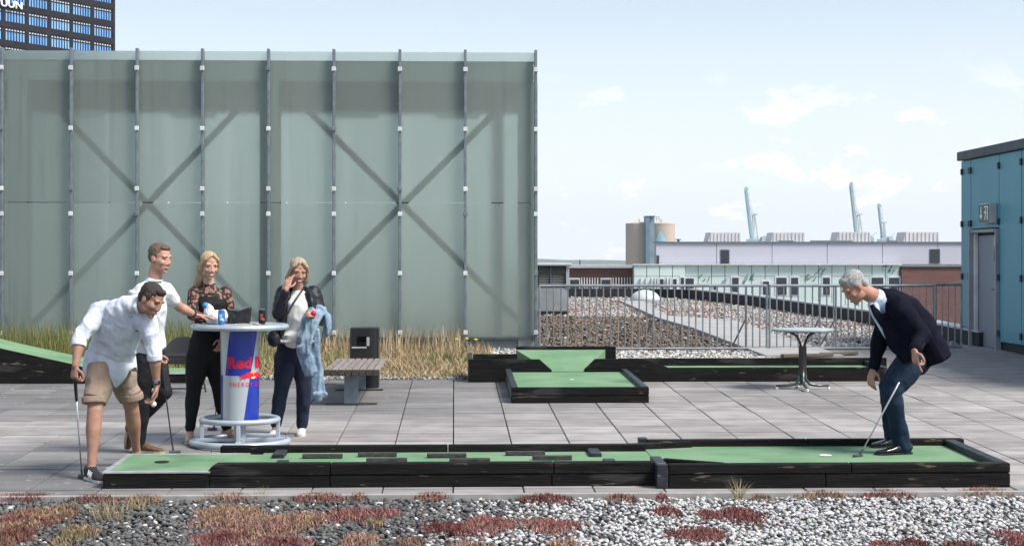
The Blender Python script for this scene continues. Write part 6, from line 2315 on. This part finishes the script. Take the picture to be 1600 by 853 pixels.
    mtr = fold('black_trousers', (.010, .010, .011), (.016, .016, .018))
    s = MB()
    cap(s, [at(324, 528, 14.04), at(323, 552, 14.05)], [(.150, .115), (.168, .130)], 16, flat=lat)
    limb(s, hipR, knR, anR + V3(0, 0, .02), .105, .092, .064, .064, .046)
    limb(s, hipL, knL, anL + V3(0, 0, .02), .105, .092, .064, .064, .046)
    lumpy('trousers', s, mtr, P, .008, 4, .006, 10, 21)
    mss = mat('sandal_silver', (.55, .50, .46), .35, .4)
    for an, dx, dy in ((anR, .015, -.19), (anL, .14, -.13)):
        h0 = Vector((an.x - dx * .2, an.y + .05, zg(an.y + .05))); t0 = Vector((an.x + dx * 1.05, an.y + dy * 1.08, zg(an.y + dy)))
        s = MB(); s.tube([h0 + V3(0, 0, .008), h0.lerp(t0, .5) + V3(0, 0, .008), t0 + V3(0, 0, .008)], [(.03, .008), (.036, .007), (.03, .007)], 10, flat=(1, 0, 0))
        so_ = s.build('sandal', mss, P, smooth='all')
        a1 = h0.lerp(t0, .62) + V3(0, 0, .035)
        sd_ = (t0 - h0).cross(V3(0, 0, 1)).normalized()
        MB().tube([a1 + sd_ * .036 - V3(0, 0, .02), a1 + V3(0, 0, .012), a1 - sd_ * .036 - V3(0, 0, .02)], .006, 6).build('strap', mss, so_)


# ------------------------------------------------------------------ woman in leather jacket
def woman_jacket():
    sk = skin_mat('skin_sun', (.46, .26, .195))
    P = person(gp(452, 682), 'laughing woman in black leather jacket with one hand raised to her hair')
    pel = at(460, 548, 14.3); wst = at(463, 515, 14.3); che = at(466, 480, 14.28); nk = at(465, 453, 14.28)
    shR, shL = at(443, 459, 14.26), at(490, 458, 14.34)
    hd = Head(at(466, 424, 14.22), (.28, -.90, -.30), (.12, -.12, 1), .94)
    elR, wrR = at(434, 490, 14.12), at(447, 452, 14.0)
    elL, wrL = at(502, 500, 14.28), at(494, 497, 14.06)
    hipR, hipL = at(447, 558, 14.28), at(474, 558, 14.34)
    knR, anR = at(439, 612, 14.25), at(431, 666, 14.28)
    knL, anL = at(475, 612, 14.30), at(472, 668, 14.38)
    lat = V3(1, .1, 0)
    b = MB()
    cap(b, [pel, wst, che, nk], [(.13, .10), (.105, .085), (.13, .095), (.050, .050)], 16, flat=lat)
    cap(b, [nk + V3(0, 0, -.02), hd.p(0, -.018, -.05)], [.050, .047], 14)
    hd.skull(b, True)
    limb(b, shR, elR, wrR, .045, .040, .033, .034, .023)
    limb(b, shL, elL, wrL, .045, .040, .033, .034, .023)
    limb(b, hipR, knR, anR, .08, .07, .05, .05, .032)
    limb(b, hipL, knL, anL, .08, .07, .05, .05, .032)
    hand(b, wrR, at(452, 434, 14.04) - wrR, (.3, .9, 0), (.9, -.1, .2), [.15, .25, .35, .5], .92)
    hand(b, wrL, V3(-.25, -.55, .35), (-.9, .1, -.3), (0, -.2, 1), .85, .9)
    for an, dx in ((anR, -.02), (anL, -.01)):
        cap(b, [an, an + V3(dx * .2, -.02, -.05)], [.032, .036], 12)
    lumpy('body', b, sk, P, .0048, 5)
    hd.face(P, (.16, .11, .08), (.45, .15, .14), smile=True)
    mh = hair_mat('hair_ash_blonde', (.46, .38, .28), (.28, .22, .15), True)
    h = MB()
    hd.e(h, 0, -.026, .048, .084, .095, .082); hd.e(h, 0, -.062, -.03, .075, .045, .09)
    for k in (-1, 1):
        h.tube([hd.p(k * .012, .060, .110), hd.p(k * .06, .055, .068), hd.p(k * .082, .020, .01), hd.p(k * .088, -.008, -.08), hd.p(k * .085, -.02, -.14 if k < 0 else -.12)], [.014, .020, .020, .027, .012], 8)
    h.tube([hd.p(-.06, -.03, -.07), at(446, 448, 14.22), at(441, 458, 14.18)], [.04, .032, .014], 10)
    lumpy('hair', h, mh, P, .005, 4, .0035, 60, 13, .3, .10)
    # white top
    mw = fold('white_blouse', (.72, .71, .68), (.66, .65, .62), bump=.25)
    s = MB()
    cap(s, [at(461, 530, 14.28), wst, at(465, 492, 14.26), at(466, 476, 14.25), at(466, 464, 14.27)], [(.165, .125), (.140, .115), (.138, .112), (.136, .110), (.10, .075)], 18, flat=lat)
    tp = lumpy('blouse', s, mw, P, .008, 4, .007, 11, 31)
    lc = MB()
    for k in range(23):
        a = R(190 + 7.2 * k)
        c = at(461, 531, 14.28) + V3(.160 * math.cos(a), .125 * math.sin(a), -.012)
        lc.sphere(c + V3(0, 0, .004 * (k % 2)), (.010, .008, .014), 8, 6)
    lc.build('lace_hem', mw, tp, smooth='all')
    # leather jacket, open
    mj = mat('leather_jacket', (.007, .008, .012), .5, spec=.3, col2=(.013, .015, .021), vscale=10, bump=.35, bscale=24)
    s = MB()
    limb(s, shR, elR, wrR + (elR - wrR).normalized() * .03, .070, .062, .054, .050, .042)
    limb(s, shL, elL, wrL + (elL - wrL).normalized() * .04, .070, .062, .054, .050, .042)
    # back and two fronts
    cap(s, [at(463, 524, 14.38), at(465, 490, 14.37), at(466, 462, 14.34)], [(.150, .06), (.158, .07), (.13, .055)], 16, flat=lat)
    cap(s, [at(438, 522, 14.24), at(442, 492, 14.22), at(447, 462, 14.22)], [(.045, .085), (.052, .085), (.05, .06)], 14, flat=lat)
    cap(s, [at(489, 510, 14.26), at(489, 487, 14.22), at(484, 462, 14.24)], [(.040, .085), (.048, .085), (.045, .06)], 14, flat=lat)
    cap(s, [at(449, 456, 14.25), at(455, 450, 14.30), at(476, 450, 14.32), at(483, 457, 14.26)], [.028, .022, .022, .028], 10)
    lumpy('jacket', s, mj, P, .008, 3, .012, 12, 41)
    for px, py in ((449, 459), (452, 452)):
        p = at(px, py, 14.0); MB().sphere(p + V3(-.005, -.0, -.02), .006, 8, 6).build('stud', m_steel, P)
    # navy trousers
    mt = fold('navy_trousers', (.014, .018, .035), (.02, .026, .05))
    s = MB()
    cap(s, [at(461, 535, 14.3), at(460, 556, 14.31)], [(.150, .115), (.165, .13)], 16, flat=lat)
    limb(s, hipR, knR, anR + V3(0, 0, .03), .102, .090, .066, .066, .052)
    limb(s, hipL, knL, anL + V3(0, 0, .03), .102, .090, .066, .066, .052)
    lumpy('trousers', s, mt, P, .008, 4, .007, 10, 51)
    mwhs = mat('white_slipon', (.68, .67, .64), .6, col2=(.60, .59, .56), vscale=20)
    for an, dx in ((anR, -.02), (anL, .0)):
        g = Vector((an.x, an.y + .05, zg(an.y + .05) + .002))
        shoe('shoe', g, Vector((an.x + dx, an.y - .18, zg(an.y - .18) + .002)), mwhs, MATS['white_sole'], P, .042, .06)
    # things she carries
    cbp = at(428, 527, 14.18)
    cb_ = thing('crossbody_bag', cbp, 'small black shoulder bag hanging at the hip of the laughing woman', 'bag')
    s = MB().sphere(cbp + V3(0, 0, -.01), (.06, .055, .075), 14, 10); s.box(cbp.x - .05, cbp.x + .045, cbp.y - .04, cbp.y + .04, cbp.z - .07, cbp.z + .02)
    lumpy('bag_body', s, mj, cb_, .006, 4, .004, 20, 6)
    MB().tube([cbp + V3(.03, -.045, .04), at(444, 500, 14.07), at(458, 474, 14.11), at(471, 455, 14.17), at(475, 450, 14.25)], [(.010, .004)] * 5, 8, flat=(1, 0, .5)).build('strap', m_black, cb_, smooth='all')
    rp_ = at(490, 490, 14.0)
    rb = MB().sphere(rp_, (.024, .022, .028), 14, 10).build('red_case', mat('red_plastic', (.50, .02, .03), .35), None, smooth='all')
    rb.name = 'red_case'
    tag(rb, 'small red case in the hand of the laughing woman', 'case')
    # denim jacket over the arm
    dj = thing('denim_jacket', at(485, 540, 14.1), 'light blue denim jacket draped over the laughing woman\'s arm', 'jacket')
    md_ = mat('light_denim', (.14, .21, .29), .85, col2=(.27, .36, .44), vscale=12, bump=.5, bscale=28, spec=.15)
    s = MB()
    dl = V3(1, -.1, 0)
    cap(s, [at(497, 487, 14.12), at(485, 500, 14.03), at(476, 528, 14.0), at(473, 552, 14.01)], [(.075, .035), (.078, .028), (.078, .026), (.066, .022)], 18, flat=dl)
    cap(s, [at(473, 545, 14.02), at(480, 566, 14.03), at(487, 584, 14.04)], [(.062, .022), (.068, .024), (.05, .02)], 16, flat=dl)
    cap(s, [at(492, 545, 14.06), at(496, 585, 14.07), at(499, 621, 14.07)], [(.050, .026), (.054, .026), (.062, .026)], 16, flat=dl)
    cap(s, [at(487, 515, 14.06), at(492, 555, 14.06)], [(.06, .024), (.05, .024)], 14, flat=dl)
    cap(s, [at(500, 484, 14.14), at(511, 497, 14.12), at(513, 513, 14.12), at(507, 524, 14.12)], [(.045, .035), (.040, .030), (.036, .026), (.026, .02)], 14, flat=dl)
    cap(s, [at(484, 488, 14.14), at(497, 482, 14.22), at(507, 487, 14.22)], [.03, .034, .03], 12)
    cap(s, [at(466, 543, 13.99), at(489, 533, 13.99)], [(.012, .014), (.012, .014)], 10)
    cap(s, [at(490, 617, 14.05), at(508, 616, 14.05)], [(.018, .03), (.018, .03)], 10)
    body_ = lumpy('denim_body', s, md_, dj, .006, 3, .016, 17, 61, 1.7, .16)


# ------------------------------------------------------------------ man in dark suit jacket
def man_suit():
    sk = skin_mat('skin_ruddy', (.44, .235, .175))
    P = person(gp(1400, 706, FH), 'grey-haired man in dark navy jacket and jeans bending over on the wide felt end')
    pel = at(1430, 556, 12.3); mid = at(1432, 520, 12.28); che = at(1407, 487, 12.24); nk = at(1374, 468, 12.22)
    shL, shR = at(1400, 482, 12.05), at(1387, 484, 12.42)
    hd = Head(at(1335, 449, 12.2), (-.74, -.16, -.64), (-.60, -.05, .80), 1.02)
    elL, wrL = at(1441, 524, 12.0), at(1429, 547, 11.86)
    elR, wrR = at(1375, 533, 12.40), at(1364, 577, 12.33)
    hipL, hipR = at(1428, 560, 12.2), at(1426, 560, 12.42)
    knL, anL = at(1393, 612, 12.10), at(1409, 692, 12.17)
    knR, anR = at(1389, 604, 12.45), at(1394, 682, 12.56)
    lat = V3(0, 1, 0)
    b = MB()
    cap(b, [pel, mid, che, nk], [(.14, .10), (.14, .10), (.15, .10), (.06, .06)], 16, flat=lat)
    cap(b, [nk + V3(.02, 0, -.01), hd.p(0, -.03, -.05)], [.064, .060], 14)
    hd.skull(b)
    limb(b, shL, elL, wrL, .040, .042, .040, .042, .028)
    limb(b, shR, elR, wrR, .040, .042, .040, .042, .028)
    limb(b, hipL, knL, anL, .085, .075, .055, .055, .036)
    limb(b, hipR, knR, anR, .085, .075, .055, .055, .036)
    hand(b, wrL, V3(.02, -.25, -1), (.8, .35, 0), (-.5, -.85, 0), [.15, .9, 1.0, 1.05], 1.05)
    hand(b, wrR, at(1360, 594, 12.3) - wrR, (.7, .5, 0), (-.4, -.9, 0), [.4, .5, .6, .65], 1.05)
    lumpy('body', b, sk, P, .0048, 5)
    hd.face(P, (.30, .28, .26), (.30, .11, .09), closed=True)
    h = MB()
    hd.e(h, 0, -.022, .050, .080, .096, .080); hd.e(h, 0, -.066, -.004, .066, .042, .070); hd.e(h, 0, .034, .090, .054, .042, .030)
    for k in (-1, 1): hd.e(h, k * .071, -.010, .026, .012, .034, .032)
    lumpy('hair', h, hair_mat('hair_silver', (.40, .395, .38), (.22, .215, .21)), P, .005, 3, .003, 60, 17, .4, .5)
    # shirt: collar and V of light blue
    msh = fold('pale_blue_shirt', (.50, .58, .72), (.45, .53, .67))
    s = MB()
    d = (hd.p(0, -.03, -.05) - nk).normalized()
    s.tube([nk + d * .005, nk + d * .045], [(.078, .074), (.072, .070)], 18, flat=lat)
    lumpy('collar', s, mat('white_collar', (.74, .76, .80), .7, vstr=.4), P, .006, 3)
    s = MB()
    cap(s, [at(1362, 474, 12.2), at(1368, 488, 12.2), at(1383, 515, 12.2), at(1391, 530, 12.2)], [(.09, .03), (.10, .035), (.08, .035), (.05, .03)], 14, flat=lat)
    cap(s, [at(1374, 469, 12.22), at(1392, 480, 12.23)], [(.085, .078), (.11, .10)], 16, flat=lat)
    lumpy('shirt_front', s, msh, P, .007, 3)
    # jacket
    mj = fold('navy_wool', (.0045, .005, .011), (.008, .009, .018), .9, .25, 30, spec=.08)
    s = MB()
    s.tube([at(1376, 463, 12.23), at(1386, 466, 12.24), at(1410, 482, 12.25), at(1430, 508, 12.26), at(1446, 538, 12.27), at(1459, 563, 12.27)],
           [(.09, .06), (.145, .085), (.205, .120), (.205, .142), (.205, .136), (.212, .140)], 24, flat=lat)
    limb(s, shL + V3(.02, .03, .01), elL, wrL + (elL - wrL).normalized() * .03, .098, .084, .072, .060, .050)
    limb(s, shR + V3(.02, -.03, .01), elR, wrR + (elR - wrR).normalized() * .03, .098, .080, .068, .060, .048)
    for yy in (12.08, 12.42):       # open fronts hanging forward
        cap(s, [at(1403, 500, yy), at(1410, 532, yy), at(1427, 558, yy)], [(.045, .12), (.045, .125), (.035, .09)], 14, flat=lat)
    s.prism([(at(px, py, 12.1).x, at(px, py, 12.1).z) for px, py in ((1370, 490), (1400, 490), (1410, 560), (1393, 545), (1380, 515))], 'y', 12.08, 12.13)
    jk = lumpy('jacket', s, mj, P, .008, 5, .010, 9, 71)
    lp = MB()
    lp.tube([at(1362, 476, 12.13), at(1370, 490, 12.10), at(1381, 508, 12.08), at(1389, 525, 12.08)], [(.012, .02), (.012, .034), (.012, .03), (.008, .012)], 10, flat=(0, 1, 0))
    lumpy('lapel', lp, mj, jk, .006, 3)
    d = (elL - wrL).normalized()
    for k in range(3):
        p = wrL + d * (.045 + .022 * k) + V3(.035, -.04, .0)
        MB().sphere(p, .007, 8, 6).build('cuff_button', m_black, jk)
    c_ = MB(); c_.tube([wrL + d * .012, wrL + d * .035], [.040, .042], 14); c_.build('shirt_cuff', msh, P, smooth=True)
    # jeans
    mt = mat('indigo_denim', (.006, .015, .034), .85, col2=(.013, .030, .056), vscale=7, bump=.4, bscale=24, spec=.2)
    s = MB()
    cap(s, [at(1437, 546, 12.3), at(1430, 564, 12.31)], [(.165, .12), (.165, .125)], 16, flat=lat)
    limb(s, hipL, knL, anL, .112, .102, .080, .076, .062)
    limb(s, hipR, knR, anR, .112, .102, .080, .076, .062)
    cap(s, [anL, anL + V3(.01, 0, -.03)], [.064, .068], 14)
    cap(s, [anR, anR + V3(.01, 0, -.03)], [.064, .066], 14)
    lumpy('jeans', s, mt, P, .008, 4, .012, 11, 81)
    mb_ = mat('black_polished_leather', (.010, .010, .012), .18, coat=.4)
    y_ = 12.17
    z_ = zg(y_) + FH + .005
    shoe('shoe', V3(XA(1424, y_), y_, z_), V3(XA(1364, y_), y_ - .06, z_), mb_, m_black, P, .046, .082, sole=.015)
    y_ = 12.54
    z_ = zg(y_) + FH + .005
    shoe('shoe', V3(XA(1408, y_), y_, z_), V3(XA(1359, y_), y_ - .03, z_), mb_, m_black, P, .046, .082, sole=.015)


# ---- sea air between the terrace and the harbour
hz_ = MB().box(-2650, 2650, -60, 4560, GZ - 1.0, 130)
ho = hz_.build('haze', None)
mh_ = bpy.data.materials.new('haze_air'); mh_.use_nodes = True
th_ = mh_.node_tree; th_.nodes.clear()
pv = th_.nodes.new('ShaderNodeVolumePrincipled')
pv.inputs['Color'].default_value = (.93, .96, 1, 1)
pv.inputs['Density'].default_value = .00012
th_.links.new(pv.outputs[0], th_.nodes.new('ShaderNodeOutputMaterial').inputs['Volume'])
ho.data.materials.append(mh_)
tag(ho, kind='stuff')

man_shorts()
man_tee()
woman_lace()
woman_jacket()
man_suit()

for o in bpy.data.objects:
    if '_base' in o:
        del o['_base']
for m in bpy.data.materials:
    if 'sockets' in m:
        del m['sockets']
